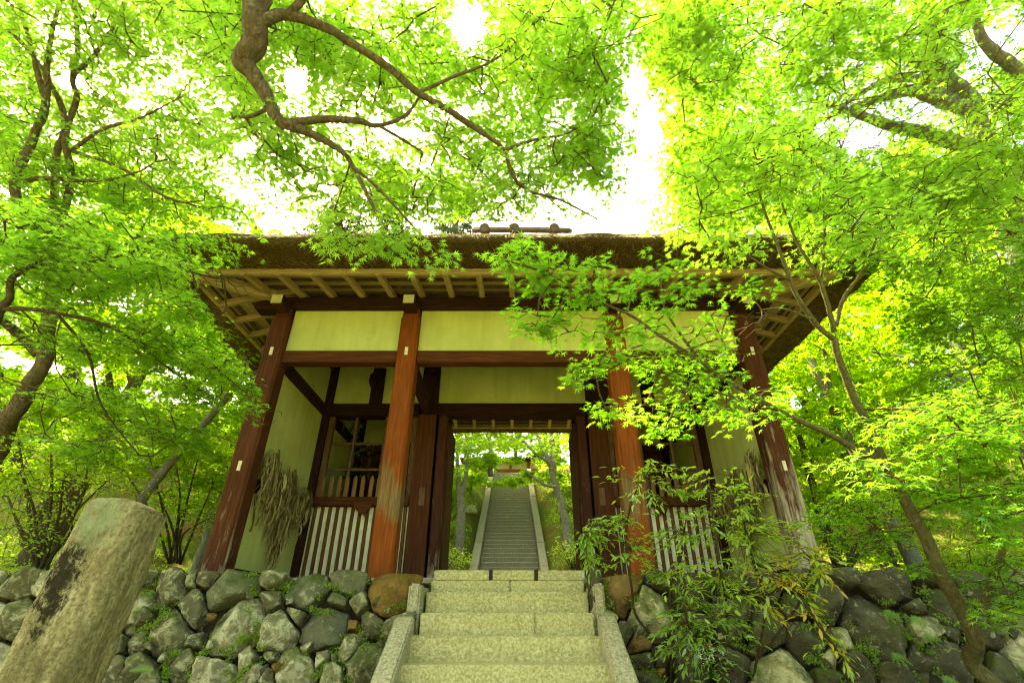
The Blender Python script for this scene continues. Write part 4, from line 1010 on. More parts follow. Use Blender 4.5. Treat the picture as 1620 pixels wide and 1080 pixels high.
t.limb(L((1392, 725, 3.6), (1357, 713, 3.5), (1315, 688, 3.4), (1262, 664, 3.25), (1216, 640, 3.1), (1149, 601, 2.95), (1096, 563, 2.85), (1048, 533, 2.75), (1001, 501, 2.7), (965, 484, 2.65), (918, 460, 2.6), (870, 435, 2.55)), [.026, .023, .02, .018, .016, .013, .011, .0095, .008, .007, .005, .003], sub=4, wob=.3, n=7)
t.limb(L((1101, 563, 2.85), (1075, 527, 2.85), (1051, 486, 2.85), (1045, 440, 2.9)), [.009, .008, .006, .003], n=6)
t.limb(L((1216, 640, 3.1), (1150, 625, 2.95), (1080, 600, 2.85), (990, 570, 2.75)), [.009, .008, .006, .003], n=6)
t.limb(L((1555, 970, 3.45), (1567, 925, 3.4), (1590, 850, 3.35), (1600, 780, 3.4)), [.03, .026, .02, .01], n=8)
kw = dict(size=.044, tint=(.0, .6), up=.22)
for px, py, d, rx in ((800, 412, 2.55, .13), (835, 400, 2.6, .14), (850, 440, 2.55, .16), (880, 420, 2.55, .16), (850, 500, 2.6, .2), (900, 470, 2.6, .2), (940, 430, 2.65, .2), (960, 480, 2.65, .22), (850, 520, 2.65, .15), (900, 525, 2.7, .2), (960, 530, 2.7, .2), (1010, 450, 2.75, .22), (1040, 420, 2.9, .2),
                      (1050, 500, 2.8, .22), (1020, 520, 2.75, .2), (1080, 470, 2.85, .24), (950, 575, 2.72, .17), (1000, 560, 2.75, .2), (1040, 580, 2.8, .2), (920, 590, 2.7, .12), (1070, 560, 2.85, .22), (1110, 520, 2.9, .2), (1150, 500, 3.0, .22), (1170, 560, 3.0, .18), (1130, 600, 2.9, .22), (1080, 620, 2.85, .22),
                      (1020, 640, 2.85, .24), (1090, 650, 2.9, .26), (1150, 640, 2.95, .24), (1210, 620, 3.05, .2), (960, 650, 2.8, .14), (1180, 660, 3.05, .22), (1050, 680, 2.95, .14), (1120, 560, 2.95, .2), (1200, 510, 3.1, .2), (1190, 460, 3.2, .2)):
    t.pad(at(px, py, d), rx * .95, .028, 17, 5, spread=.085, **kw)
scatter(t, [(1060, 390), (1080, 300), (1180, 200), (1330, 180), (1460, 320), (1420, 440), (1330, 400), (1200, 430)], (3.2, 4.0), 36, .30, .045, 24, 5, size=.046, tint=(.25, 1), up=.3)
scatter(t, [(1440, 640), (1640, 600), (1640, 800), (1500, 850), (1380, 760), (1290, 740)], (3.1, 3.9), 26, .30, .04, 22, 4, size=.058, tint=(.15, .8), up=.25)
scatter(t, [(1530, 820), (1640, 780), (1640, 1000), (1560, 980)], (2.9, 3.5), 14, .26, .035, 20, 4, size=.06, tint=(.2, .8), up=.25)
scatter(t, [(1260, 760), (1500, 760), (1470, 900), (1300, 890)], (3.7, 4.4), 16, .3, .04, 20, 4, size=.055, tint=(.1, .7), up=.25)
t.finish(near=300, avoid=EAVE_VIEW)

# 3. the big maple on the right
t = Tree('maple_tree', 'big old maple on the right with pale spreading limbs high up', 'tree', m=M['bark_grey'], base=(7.6, 6.3, .3))
tr = [Vector((7.6, 6.3, .2)), Vector((7.5, 6.2, 1.8)), at(1625, 420, 7.6), at(1590, 300, 7.3), at(1569, 243, 7.2), at(1549, 209, 7.1), at(1537, 170, 7.0), at(1522, 145, 7.0), at(1474, 103, 6.9), at(1466, 24, 6.8), at(1440, -60, 6.8)]
t.limb(tr, [.34, .28, .24, .2, .18, .15, .13, .12, .10, .08, .05], 'trunk', 12)
t.limb(L((1565, 249, 7.2), (1520, 232, 7.0), (1474, 215, 6.8), (1415, 200, 6.6), (1359, 182, 6.4), (1300, 160, 6.2)), [.12, .11, .10, .075, .05, .02])
t.limb(L((1545, 205, 7.1), (1506, 162, 6.9), (1435, 146, 6.7), (1395, 156, 6.6), (1320, 182, 6.4), (1250, 215, 6.2)), [.10, .10, .08, .055, .03, .012])
t.limb(L((1510, 158, 6.9), (1454, 126, 6.7), (1407, 126, 6.5), (1360, 150, 6.4), (1316, 178, 6.2)), [.075, .06, .045, .03, .015])
t.limb(L((1474, 103, 6.9), (1420, 85, 6.6), (1359, 91, 6.4), (1312, 55, 6.2), (1250, 20, 6.0)), [.06, .05, .05, .035, .015])
t.limb(L((1640, 150, 6.4), (1605, 108, 6.3), (1577, 83, 6.2), (1549, 47, 6.1), (1520, -20, 6.0)), [.09, .08, .07, .05, .03])
t.limb(L((1590, 300, 7.3), (1650, 230, 7.0), (1640, 150, 6.4)), [.15, .12, .09])
kw = dict(size=.054, tint=(.3, 1.0), up=.4)
scatter(t, [(1040, 60), (1100, -60), (1660, -60), (1660, 260), (1500, 330), (1300, 300), (1080, 260)], (4.6, 6.8), 160, .5, .07, 28, 6, **kw)
scatter(t, [(1040, 200), (1300, 180), (1660, 240), (1660, 480), (1480, 480), (1250, 360), (1060, 360)], (4.6, 7.0), 125, .5, .07, 28, 6, **kw)
scatter(t, [(1020, -40), (1660, -60), (1660, 330), (1400, 330), (1050, 350)], (6.8, 8.8), 105, .6, .08, 28, 6, size=.066, tint=(.3, 1), up=.45)
scatter(t, [(1010, 20), (1120, 0), (1120, 350), (1030, 340)], (4.6, 6.2), 26, .34, .06, 28, 6, **kw)
scatter(t, [(1420, 440), (1660, 420), (1660, 700), (1480, 640)], (4.6, 6.6), 46, .5, .06, 28, 6, size=.054, tint=(.2, .9), up=.3)
t.finish(near=300, avoid=EAVE_VIEW)

# 4. the left maples
t = Tree('maple_tree', 'dark leaning maple trunk at the far left with many slender rising stems', 'tree', m=M['bark'], base=(-5.4, 4.3, -.6))
b4 = [Vector((-5.6, 4.2, -.9))] + L((-30, 740, 5.2), (20, 655, 5.3), (55, 600, 5.4), (72, 555, 5.4), (82, 480, 5.5), (80, 420, 5.5), (60, 360, 5.5), (22, 305, 5.5), (50, 220, 5.5), (72, 165, 5.5), (80, 60, 5.6), (108, -40, 5.7))
t.limb(b4, [.16, .11, .09, .08, .072, .075, .062, .055, .05, .042, .038, .024, .014], 'trunk', 11)
t.limb(L((60, 560, 5.4), (30, 530, 5.3), (0, 505, 5.1), (-60, 470, 5.0)), [.065, .05, .042, .03])
t.limb(L((82, 480, 5.5), (86, 400, 5.6), (84, 338, 5.6), (90, 250, 5.7), (102, 210, 5.7), (95, 165, 5.7), (60, 100, 5.7), (18, 52, 5.7), (-30, 20, 5.7)), [.065, .05, .042, .037, .036, .03, .025, .02, .011])
t.limb(L((86, 360, 5.6), (100, 335, 5.6), (112, 270, 5.7), (104, 218, 5.7), (120, 155, 5.8), (116, 125, 5.8), (150, 85, 5.9), (190, 25, 6), (215, -30, 6)), [.045, .04, .037, .035, .032, .029, .024, .018, .011])
t.limb(L((116, 125, 5.8), (122, 80, 5.8), (120, 20, 5.9), (112, -30, 5.9)), [.032, .03, .025, .015], n=7)
t.limb(L((72, 165, 5.5), (60, 110, 5.5), (40, 40, 5.6), (20, -30, 5.6)), [.035, .03, .02, .012], n=7)
t.limb(L((112, 240, 5.7), (160, 206, 5.6), (225, 185, 5.5), (290, 152, 5.4)), [.025, .02, .014, .006], n=7)
t.limb(L((40, 288, 5.5), (70, 283, 5.5), (120, 286, 5.5), (175, 283, 5.4), (225, 270, 5.3)), [.03, .026, .022, .016, .008], n=7)
t.limb(L((116, 240, 5.7), (150, 250, 5.6), (200, 270, 5.4), (260, 310, 5.2), (330, 330, 5.1)), [.022, .02, .016, .012, .006], n=7)
kw = dict(size=.050, tint=(.35, 1.0), up=.4)
scatter(t, [(-60, -60), (330, -60), (400, 60), (420, 200), (400, 330), (250, 330), (100, 300), (-60, 300)], (5.0, 7.6), 190, .5, .07, 28, 6, **kw)
scatter(t, [(-60, -60), (420, -60), (430, 250), (400, 330), (-60, 300)], (7.2, 8.8), 92, .6, .08, 28, 6, size=.066, tint=(.3, 1), up=.45)
scatter(t, [(-60, 260), (400, 280), (400, 370), (340, 460), (-60, 480)], (5.0, 6.6), 60, .5, .06, 28, 6, size=.050, tint=(.15, .85), up=.35)
t.finish(near=300, avoid=GATE_VIEW)
t = Tree('maple_tree', 'young maple with low layered sprays drooping past the left end of the gate', 'tree', m=M['bark_dark'], base=(-4.0, 2.0, -1.2))
t.limb([Vector((-4.0, 2.0, -1.25)), Vector((-3.9, 2.2, 0)), Vector((-3.6, 2.6, .9))] + L((-40, 560, 3.7), (0, 490, 3.7), (16, 470, 3.7), (20, 440, 3.7), (60, 420, 3.75), (150, 415, 3.8), (220, 395, 3.9), (300, 380, 4.0)), [.09, .08, .07, .05, .03, .024, .022, .02, .015, .01, .004], 'trunk', 9)
t.limb(L((0, 490, 3.7), (40, 487, 3.7), (90, 495, 3.75), (170, 515, 3.9), (220, 545, 4.0), (280, 592, 4.1), (340, 630, 4.2)), [.02, .017, .014, .012, .01, .008, .004], n=6)
t.limb(L((90, 495, 3.75), (140, 560, 3.9), (160, 640, 4.0), (220, 720, 4.1)), [.012, .01, .008, .004], n=6)
t.limb(L((60, 420, 3.75), (50, 390, 3.7), (15, 345, 3.7)), [.012, .01, .005], n=6)
kw = dict(size=.046, tint=(.05, .7), up=.25)
scatter(t, [(-40, 330), (160, 340), (300, 390), (370, 450), (330, 520), (200, 440), (-40, 420)], (3.5, 4.2), 38, .26, .035, 26, 6, **kw)
scatter(t, [(-40, 420), (200, 440), (340, 500), (420, 620), (410, 670), (300, 620), (150, 560), (-40, 520)], (3.8, 4.6), 48, .26, .035, 26, 6, **kw)
scatter(t, [(-40, 540), (160, 580), (320, 640), (330, 720), (200, 760), (60, 700), (-40, 640)], (4.4, 5.4), 34, .3, .04, 24, 6, size=.048, tint=(.3, .95), up=.3)
t.finish(near=300, avoid=GATE_VIEW)

# 5. woods on both sides of the gate and behind it
def wood_tree(x, y, h, lean, rad, crown_r, n, label, group, m, lm=None, size=.08, tint=(.3, 1.0), z0=None, low=.35, forks=3, npl=(26, 4), tp=None):
    size *= 1.38; n = int(n * 1.2)
    z = hill(x, y) if z0 is None else z0
    t = Tree('maple_tree', label, 'tree', group, m=m, lm=lm or M['leaf_far'], base=(x, y, z))
    B = Vector((x, y, z - .15)); top = B + Vector((lean[0], lean[1], h * .62)); mid = (B + top) / 2 + Vector((random.uniform(-.25, .25), random.uniform(-.2, .2), 0))
    t.limb([B, B + (mid - B) * .5 + Vector((random.uniform(-.1, .1), 0, 0)), mid, top], [rad * 1.25, rad, rad * .82, rad * .55], 'trunk', 9, 5, .6)
    ends = []
    for k in range(forks):
        a = random.uniform(0, 6.28); q = random.choice((mid, top, (mid + top) / 2)); e = q + Vector((math.cos(a) * crown_r * .6, math.sin(a) * crown_r * .6, h * random.uniform(.15, .34)))
        t.limb([q, (q + e) / 2 + Vector((0, 0, random.uniform(-.1, .25))), e], [rad * .5, rad * .33, rad * .12], 'limb', 7, 4, .6); ends.append(e)
    for k in range(n):
        a = random.uniform(0, 6.28); f = random.uniform(low, 1); rr = crown_r * math.sqrt(random.random()) * (1.0 if f < .75 else 1.6 - f * .8)
        p = Vector((B.x + lean[0] * f + math.cos(a) * rr, B.y + lean[1] * f + math.sin(a) * rr, z + h * f))
        t.pad(p, random.uniform(.45, .8), .10, npl[0], npl[1], size, tint=tint, spread=.14, up=.45)
    return t.finish(tpls=tp or ((7.0, LEAF_M), (999, LEAF_F)), thin=True)
LW, RW, BW = 'maples in the wood left of the gate', 'maples in the wood right of the gate', 'maples on the hill behind the gate'
G_, K_ = M['bark_grey'], M['bark_dark']
wood_tree(-5.9, 7.4, 5.6, (1.2, .3), .085, 2.0, 46, 'maple with pale leaning trunk just left of the gate corner post', LW, G_, low=.3)
wood_tree(-7.9, 8.6, 7.5, (.5, .2), .16, 2.6, 62, 'mossy maple behind the young maple at the left edge', LW, M['bark'], low=.2)
wood_tree(-6.8, 11.5, 8.5, (.3, 0), .15, 2.6, 62, 'tall maple seen past the left eave of the thatched roof', LW, G_, low=.2)
wood_tree(-10.5, 11.5, 9.5, (.4, 0), .2, 3.2, 70, 'broad maple deep in the wood beyond the stone pillar', LW, K_, size=.09, low=.15)
wood_tree(-9.5, 16, 10, (.3, 0), .2, 3.4, 70, 'high maple up the slope far left of the hill stairs', LW, K_, size=.10, low=.1)
wood_tree(-14.5, 14, 11, (.3, 0), .24, 4.0, 80, 'outermost tall maple closing the wood on the left', LW, K_, size=.12, low=.1)
wood_tree(-12.5, 7.5, 9, (.6, 0), .2, 3.2, 60, 'spreading maple standing low beside the left end of the stone wall', LW, K_, size=.09, low=.15)
wood_tree(6.6, 8.6, 7.0, (-.5, .2), .12, 2.2, 56, 'maple with bare grey trunk just right of the roof corner', RW, G_, low=.25)
wood_tree(7.4, 10.5, 8.0, (.2, .3), .14, 2.5, 62, 'maple with forked dark stems behind the right gate corner', RW, K_, low=.2)
wood_tree(6.2, 12.5, 8.5, (.4, .2), .14, 2.6, 60, 'tall maple seen under the right eave of the roof', RW, G_, low=.15)
wood_tree(9.6, 8.6, 8.0, (-.4, .2), .16, 2.7, 64, 'maple with straight mossy trunk at the right edge of the wood', RW, M['bark'], low=.2)
wood_tree(9.2, 13.5, 10, (-.3, 0), .18, 3.2, 70, 'broad maple high on the right slope', RW, K_, size=.095, low=.1)
wood_tree(13.0, 11.5, 10, (-.3, 0), .2, 3.6, 76, 'far maple filling the right edge behind the others', RW, K_, size=.11, low=.1)
wood_tree(12.5, 17, 12, (-.3, 0), .22, 4.2, 84, 'tallest maple at the back of the right wood', RW, K_, size=.13, low=.08)
wood_tree(12.0, 6.5, 8, (-.5, 0), .18, 2.8, 50, 'low spreading maple beyond the right end of the stone wall', RW, K_, size=.085, low=.12)
wood_tree(-4.9, 9.6, 4.6, (-.3, .1), .09, 1.7, 44, 'low maple between the corner post and the grey leaning trunk', LW, K_, low=.15)
wood_tree(-8.6, 6.2, 6.0, (.4, .2), .13, 2.2, 54, 'maple with low tiers over the wall behind the stone pillar', LW, K_, low=.15)
wood_tree(-6.6, 15, 8, (.2, 0), .15, 2.8, 60, 'maple up the slope between the cedars and the left eave', LW, K_, size=.10, low=.08)
wood_tree(-18, 20, 13, (.2, 0), .25, 5, 80, 'hazy big maple at the far back of the left wood', LW, K_, size=.16, low=.05)
wood_tree(5.6, 9.4, 5.0, (.2, .1), .09, 1.7, 46, 'low maple right behind the corner post of the gate', RW, K_, low=.12)
wood_tree(8.0, 7.2, 6.0, (-.3, .2), .13, 2.2, 56, 'maple with low tiers over the right end of the wall', RW, G_, low=.15)
wood_tree(6.8, 16, 9, (.2, 0), .15, 2.9, 62, 'maple up the slope behind the right roof corner', RW, K_, size=.10, low=.08)
wood_tree(17, 15, 12, (-.2, 0), .25, 4.6, 80, 'big maple at the far back of the right wood', RW, K_, size=.15, low=.05)
wood_tree(19, 24, 14, (-.2, 0), .25, 5.2, 80, 'last tall maple up the slope behind the right wood', RW, K_, size=.19, low=.05)
# trees that show through the gateway
t = Tree('maple_tree', 'curved grey maple right of the hill stairs seen through the gateway', 'tree', BW, m=M['bark_grey'], lm=M['leaf_far'], base=atY(897, 850, 15.5))
t.limb([Vector((atY(903, 880, 15.5).x, 15.5, hill(atY(903, 880, 15.5).x, 15.5) - .3))] + [atY(x, y, 15.6) for x, y in ((895, 837), (891, 804), (883, 777), (875, 757), (869, 731), (856, 702), (845, 670))], [.16, .135, .115, .105, .095, .08, .06, .04], 'trunk', 10)
t.limb([atY(x, y, 15.6) for x, y in ((875, 757), (876, 720), (873, 696), (868, 665))], [.1, .09, .08, .05])
t.limb([atY(x, y, 15.4) for x, y in ((880, 770), (862, 766), (845, 755), (832, 745))], [.05, .045, .035, .015])
t.limb([atY(x, y, 15.4) for x, y in ((869, 731), (850, 720), (830, 700), (815, 690))], [.06, .05, .04, .015])
for px, py in ((775, 702), (800, 700), (825, 702), (800, 696), (840, 695), (720, 690), (745, 690), (700, 690), (860, 705), (885, 712), (760, 700), (790, 705), (820, 700), (850, 705), (880, 700), (905, 710), (900, 735), (915, 700), (800, 690), (770, 690), (740, 695), (890, 690), (860, 690), (915, 730), (905, 760)):
    t.pad(atY(px, py, random.uniform(14.6, 16.5)), .75, .09, 26, 4, .09, spread=.14, up=.4, tint=(.35, 1))
t.finish(tpls=((99, LEAF_M),))
t = Tree('maple_tree', 'forked pale maple left of the hill stairs seen through the gateway', 'tree', BW, m=M['bark_grey'], lm=M['leaf_far'], base=atY(730, 815, 16))
t.limb([Vector((atY(731, 830, 16).x, 16, hill(atY(731, 830, 16).x, 16) - .3))] + [atY(x, y, 16) for x, y in ((730, 808), (729, 785), (725, 762), (724, 740), (722, 700))], [.15, .13, .115, .08, .07, .04], 'trunk', 9)
t.limb([atY(x, y, 16) for x, y in ((730, 785), (735, 765), (738, 740), (741, 700))], [.08, .075, .07, .04])
t.limb([atY(x, y, 17.5) for x, y in ((776, 752), (777, 735), (776, 715), (774, 690))], [.10, .09, .09, .06])
for px, py in ((715, 705), (730, 700), (750, 712), (765, 720), (720, 725), (745, 730), (770, 705), (720, 745), (712, 740), (735, 715), (755, 700), (705, 760), (706, 750), (700, 720)):
    t.pad(atY(px, py, random.uniform(14.8, 17.5)), .7, .09, 26, 4, .09, spread=.14, up=.4, tint=(.3, 1))
t.finish(tpls=((99, LEAF_M),))
for x, y, h, lab in ((-3.4, 21, 7.5, 'maple beside the upper left curb of the hill stairs'), (3.2, 22.5, 7, 'maple beside the upper right curb of the hill stairs'), (-5.2, 27, 10, 'large maple behind the hall on its left'), (4.6, 29, 10, 'large maple right of the hall at the hilltop'), (.5, 37, 13, 'tall tree rising behind the hall roof'), (-2.6, 17.5, 6.0, 'slender maple leaning over the stairs from the left bank'), (2.7, 19.2, 6.2, 'slender maple leaning over the stairs from the right bank'),
                     (-3.2, 34, 11, 'maple behind the left corner of the hall'), (3.6, 36, 11, 'maple behind the right corner of the hall'),
                     (-8.5, 24, 11, 'high maple on the hillside above the left bank'), (8.2, 24, 11, 'high maple on the hillside above the right bank')):
    wood_tree(x, y, h, (0, 0), .16, 3.0, 58, lab, BW, K_, size=.13, low=.18)
# cedars above the roof
def cedar(x, y, h, label):
    z = hill(x, y); t = Tree('cedar_tree', label, 'tree', 'cedars above the gate roof', m=M['bark_dark'], lm=M['cedar'], base=(x, y, z))
    t.limb([Vector((x, y, z - .2)), Vector((x, y, z + h * .5)), Vector((x + .1, y, z + h))], [.34, .22, .03], 'trunk', 9)
    for k in range(130):
        f = random.uniform(.35, 1) ; a = random.uniform(0, 6.28); r = (1.05 - f) * h * .2 + .2; p = Vector((x + math.cos(a) * r * random.uniform(.4, 1), y + math.sin(a) * r * random.uniform(.4, 1), z + h * f - r * .15))
        t.pad(p, random.uniform(.5, .9), .28, 16, 4, .17, src=(x, y, z + h * f + .1), spread=.2, up=.9)
    t.finish(tpls=((999, LEAF_F),))
cedar(-6.6, 19, 17.5, 'dark cedar over the roof left of the ridge logs'); cedar(-3.4, 22, 19, 'dark cedar whose top shows just left of the ridge logs'); cedar(-10, 21, 18, 'dark cedar furthest left above the thatch')

# ------------------------------------------------------------------ shrubs and small plants
def shrub(name, label, base, blobs, size, n, m, tpl=OVAL, near=0, stems=6, tint=(.1, .9), group=None, twigm=None):
    t = Tree(name, label, 'shrub', group, m=twigm or M['bark_dark'], lm=m, base=base); B = Vector(base)
    for c, r, rz in blobs:
        e = Vector(c); t.limb([B + Vector((random.uniform(-.1, .1), random.uniform(-.05, .05), -.1)), (B + e) / 2 + Vector((random.uniform(-.12, .12), random.uniform(-.1, .1), random.uniform(0, .15))), e], [.022, .016, .006], 'stem', 6, 4, .8)
        t.pad(e, r, rz, n, 5, size, spread=size * 1.4, up=.7, tint=tint)
    t.finish(near=near, tpls=((999, tpl),), gaps=False, key=name, near_tpl=tpl); return t
def px_blobs(lst, d0, d1, r, rz): return [(at(x, y, random.uniform(d0, d1)), r, rz) for x, y in lst]
shrub('shrub', 'glossy small leaved shrub behind the stone pillar', at(60, 905, 5.6), px_blobs([(20, 660), (80, 690), (30, 740), (100, 760), (60, 800), (140, 720), (20, 830), (110, 820), (10, 780), (170, 760), (60, 850)], 5.3, 6.2, .42, .3), .055, 44, M['shrub'], near=120, tint=(.1, .95))
shrub('shrub', 'yellow green azalea shrub between the pillar and the gate corner post', at(280, 880, 7.6), px_blobs([(230, 700), (280, 740), (320, 700), (340, 760), (250, 780), (300, 800), (330, 820), (200, 750)], 7.2, 8.2, .5, .35), .06, 44, M['shrub'], tint=(.4, 1))
shrub('shrub', 'low bright shrub on the bank right of the corner post', at(1330, 890, 6.6), px_blobs([(1290, 790), (1340, 800), (1400, 800), (1310, 850), (1370, 860), (1440, 850), (1280, 740), (1480, 830), (1350, 750)], 6.2, 7.4, .42, .25), .055, 44, M['shrub'], tint=(.4, 1))
shrub('shrub', 'dark undergrowth shrub beyond the right end of the stone wall', at(1590, 960, 5.2), px_blobs([(1560, 880), (1610, 900), (1590, 950), (1640, 960), (1600, 1010), (1570, 1050), (1640, 1050)], 4.6, 5.6, .34, .25), .05, 40, M['shrub'], tint=(0, .6))
for i, (x, y, lab) in enumerate(((-2.6, 12.6, 'round green bush at the foot of the left bank behind the gate'), (2.4, 12.9, 'round green bush at the foot of the right bank behind the gate'), (-2.2, 16.5, 'small bush below the forked maple'), (2.3, 18.5, 'pale bush halfway up the right bank'), (-2.4, 19.5, 'bush halfway up the left bank'), (-1.9, 14.4, 'low bush against the left curb near its foot'), (1.75, 14.6, 'low bush against the right curb near its foot'), (2.6, 15.8, 'leafy bush beside the curved grey maple'), (-3.2, 14.8, 'leafy bush on the left bank outside the forked maple'), (1.8, 16.9, 'yellowish bush on the right bank under the maple bough'), (-1.8, 21.5, 'bush near the upper end of the left curb'), (1.9, 21.8, 'bush near the upper end of the right curb'), (-3.0, 17.8, 'wide bush above the rocks of the left bank'))):
    z = hill(x, y); shrub('bush', lab, (x, y, z), [((x + random.uniform(-.5, .5), y + random.uniform(-.3, .3), z + random.uniform(.25, .6)), .4, .25) for _ in range(5)], .075, 34, M['shrub'], group='bushes on the mossy banks', tint=(.2, 1))
# nandina in front of the right wall
t = Tree('nandina_shrub', 'nandina shrub with green and rusty orange leaflets in front of the right wall', 'shrub', m=M['bark_dark'], lm=M['nandina'], base=(1.35, 4.1, -1.2))
canes = [[(1060, 1120, 4.2), (1065, 1000, 4.2), (1060, 940, 4.1), (1075, 890, 4.1), (1085, 820, 4.0)], [(1180, 1120, 4.2), (1200, 1030, 4.2), (1210, 950, 4.1), (1190, 880, 4.0), (1170, 800, 4.0)], [(1070, 1040, 4.3), (1010, 980, 4.3), (1000, 930, 4.2), (990, 860, 4.1), (1000, 790, 4.1), (1030, 740, 4.1)],
         [(1140, 1100, 4.1), (1150, 980, 4.0), (1140, 900, 3.9), (1130, 820, 3.9), (1120, 750, 4.0)], [(1200, 1040, 4.1), (1260, 960, 4.0), (1290, 890, 3.9), (1330, 900, 3.8)], [(1160, 1060, 4.1), (1100, 1010, 3.9), (1080, 960, 3.8)], [(1190, 960, 4.0), (1250, 930, 3.8), (1310, 1010, 3.7), (1340, 1050, 3.7)],
         [(1000, 870, 4.1), (950, 830, 4.1), (925, 850, 4.0)]]
for c in canes: t.limb(L(*c), [.014] + [.011] * (len(c) - 2) + [.005], 'cane', 6, 5, .9, .3)
def nand(px, py, d, r, n, tint, size=.076):
    n = int(n * 2.2)
    c = np.array(at(px, py, d)); N_ = np.array([p for p, _ in t.nodes]); src = N_[int(np.argmin(((N_ - c) ** 2).sum(1)))]
    for _ in range(n):
        e = c + rng.normal(size=3) * np.array([r, r * .7, r * .6]); mid = (src + e) / 2 + np.array([0, 0, .05]); 
        t.A += [np.array([src, mid])]; t.B += [np.array([mid, e])]; t.ra += [np.array([.003, .0025])]; t.rb += [np.array([.0025, .0015])]
        out = e - mid; out[2] *= .4; out /= np.linalg.norm(out) + 1e-9; side = np.cross(out, [0, 0, 1.]); k = random.choice((5, 7, 7, 9)); tn = np.clip(random.uniform(*tint) + rng.normal(size=k) * .05, 0, 1)
        for i in range(k):
            f = (i // 2) / (k // 2 + .01); s_ = 1 if i % 2 else -1
            if i == k - 1: p = e + out * .06; D = out.copy()
            else: p = e - out * (.09 - .12 * f); D = out * .55 + side * s_ * .8
            D = D + rng.normal(size=3) * .16; D[2] -= random.uniform(-.22, .30)
            t.P.append(p[None]); t.D.append(D[None]); t.N.append(np.array([[0, -.15, 1]]) + rng.normal(size=(1, 3)) * .35); t.sc.append(np.array([size * random.uniform(.6, 1.15)])); t.tn.append(tn[i:i + 1])
G1, Y1, O1 = (.0, .5), (.35, .72), (.58, .86)
for a in ((930, 860, 4.0, .09, 6, G1), (950, 840, 4.0, .10, 6, G1), (925, 890, 4.0, .07, 4, G1), (985, 830, 4.1, .12, 6, G1), (1000, 760, 4.1, .12, 4, Y1), (1040, 750, 4.1, .12, 5, Y1), (1060, 780, 4.0, .14, 7, G1), (1110, 760, 4.0, .14, 6, Y1), (1150, 780, 4.0, .14, 6, G1), (1190, 800, 3.95, .14, 6, Y1),
          (1010, 870, 4.1, .12, 7, G1), (1060, 850, 4.0, .14, 8, G1), (1110, 840, 3.9, .14, 6, G1), (1040, 910, 4.1, .12, 6, G1), (1090, 910, 3.9, .12, 8, Y1), (1140, 910, 3.9, .13, 9, Y1), (1190, 870, 3.9, .14, 10, Y1), (1230, 850, 3.9, .13, 9, Y1), (1270, 880, 3.9, .12, 8, O1), (1220, 900, 3.9, .13, 9, O1), (1300, 905, 3.85, .10, 5, O1), (1250, 915, 3.85, .1, 6, O1),
          (1180, 940, 3.9, .12, 8, Y1), (1100, 960, 3.85, .13, 9, G1), (1060, 990, 3.85, .12, 9, G1), (1110, 1010, 3.85, .12, 9, G1), (1160, 1000, 3.9, .12, 6, G1), (1080, 1040, 3.85, .10, 6, G1), (1130, 1050, 3.85, .12, 6, G1), (1290, 975, 3.75, .07, 3, O1), (1315, 1010, 3.7, .07, 3, O1), (1340, 1040, 3.7, .06, 3, O1), (1240, 960, 3.9, .1, 4, O1), (1200, 830, 3.95, .15, 7, Y1)): nand(*a)
t.finish(near=300, tpls=((999, LANCE),), gaps=False, key='nandina', near_tpl=LANCE)
fl = []
for c in ((1105, 1035), (1125, 1028), (1140, 1035), (1120, 1040)):
    p = np.array(at(c[0], c[1], 3.75)); fl.append(p + rng.normal(size=(26, 3)) * .025)
P = np.concatenate(fl); V, T, tn = leaf_arrays(OVAL, P, rng.normal(size=P.shape), rng.normal(size=P.shape), rng.uniform(.01, .018, len(P)), rng.random(len(P)))
q = link('blossom', tri_mesh('blossom', V, T, tn), M['petal']); q['kind'] = 'stuff'; under(q, t.root)

# strap-leaved plants and ferns
def strap_plant(name, label, base, n, ln, wd, m, group):
    V = []; T = []; tt = []
    for _ in range(n):
        a = random.uniform(0, 6.28); l = ln * random.uniform(.6, 1.1); d = Vector((math.cos(a), math.sin(a), 0)); s_ = Vector((-d.y, d.x, 0)); b = len(V); tn = random.random(); k = 6
        for i in range(k + 1):
            f = i / k; c = d * l * f * (.35 + .45 * f) + Vector((0, 0, l * (f * .95 - .75 * f * f))); ww = s_ * wd * math.sin(math.pi * min(1, .12 + f * .86)); V += [c - ww, c + ww]; tt += [tn, tn]
        for i in range(k): j = b + 2 * i; T += [(j, j + 1, j + 3), (j, j + 3, j + 2)]
    o = link(name, tri_mesh(name, V, T, tt, True), m, None, base); return tag(o, label, 'plant', group)
gp = 'broad leaved plants along the wall top'
for px, py, lab in ((262, 900, 'strap leaved plant on the wall top closest to the pillar'), (292, 897, 'bright strap leaved plant on the wall top between two others'), (318, 899, 'strap leaved plant on the wall top against the corner post')):
    p = atY(px, py, 6.3); strap_plant('strap_plant', lab, (p.x, p.y, .34), 26, .42, .028, M['fern'], gp)
def fern(label, base, n, ln, up, group):
    V = []; T = []; tt = []
    for k in range(n):
        a = up + (k - n / 2) * .5; d = Vector((math.cos(a), -.6, math.sin(a) * .6)).normalized(); s_ = d.cross(Vector((0, -1, .3))).normalized()
        for i in range(1, 14):
            f = i / 14; c = d * ln * f + Vector((0, 0, -.25 * ln * f * f)); w_ = ln * .22 * math.sin(math.pi * (.2 + .8 * f)) + .003
            for sg in (-1, 1):
                b = len(V); V += [c - d * ln * .03, c + d * ln * .03, c + s_ * sg * w_ + d * ln * .04]; T.append((b, b + 1, b + 2)); tt += [.7, .7, .9]
    o = link('fern', tri_mesh('fern', V, T, tt), M['fern'], None, base); return tag(o, label, 'fern', group)
def on_wall(px, py, out=.12):
    x, z = wall_pt(px, py); return Vector((x, WY0 + WSL * (WZ0 - z) - out, z))
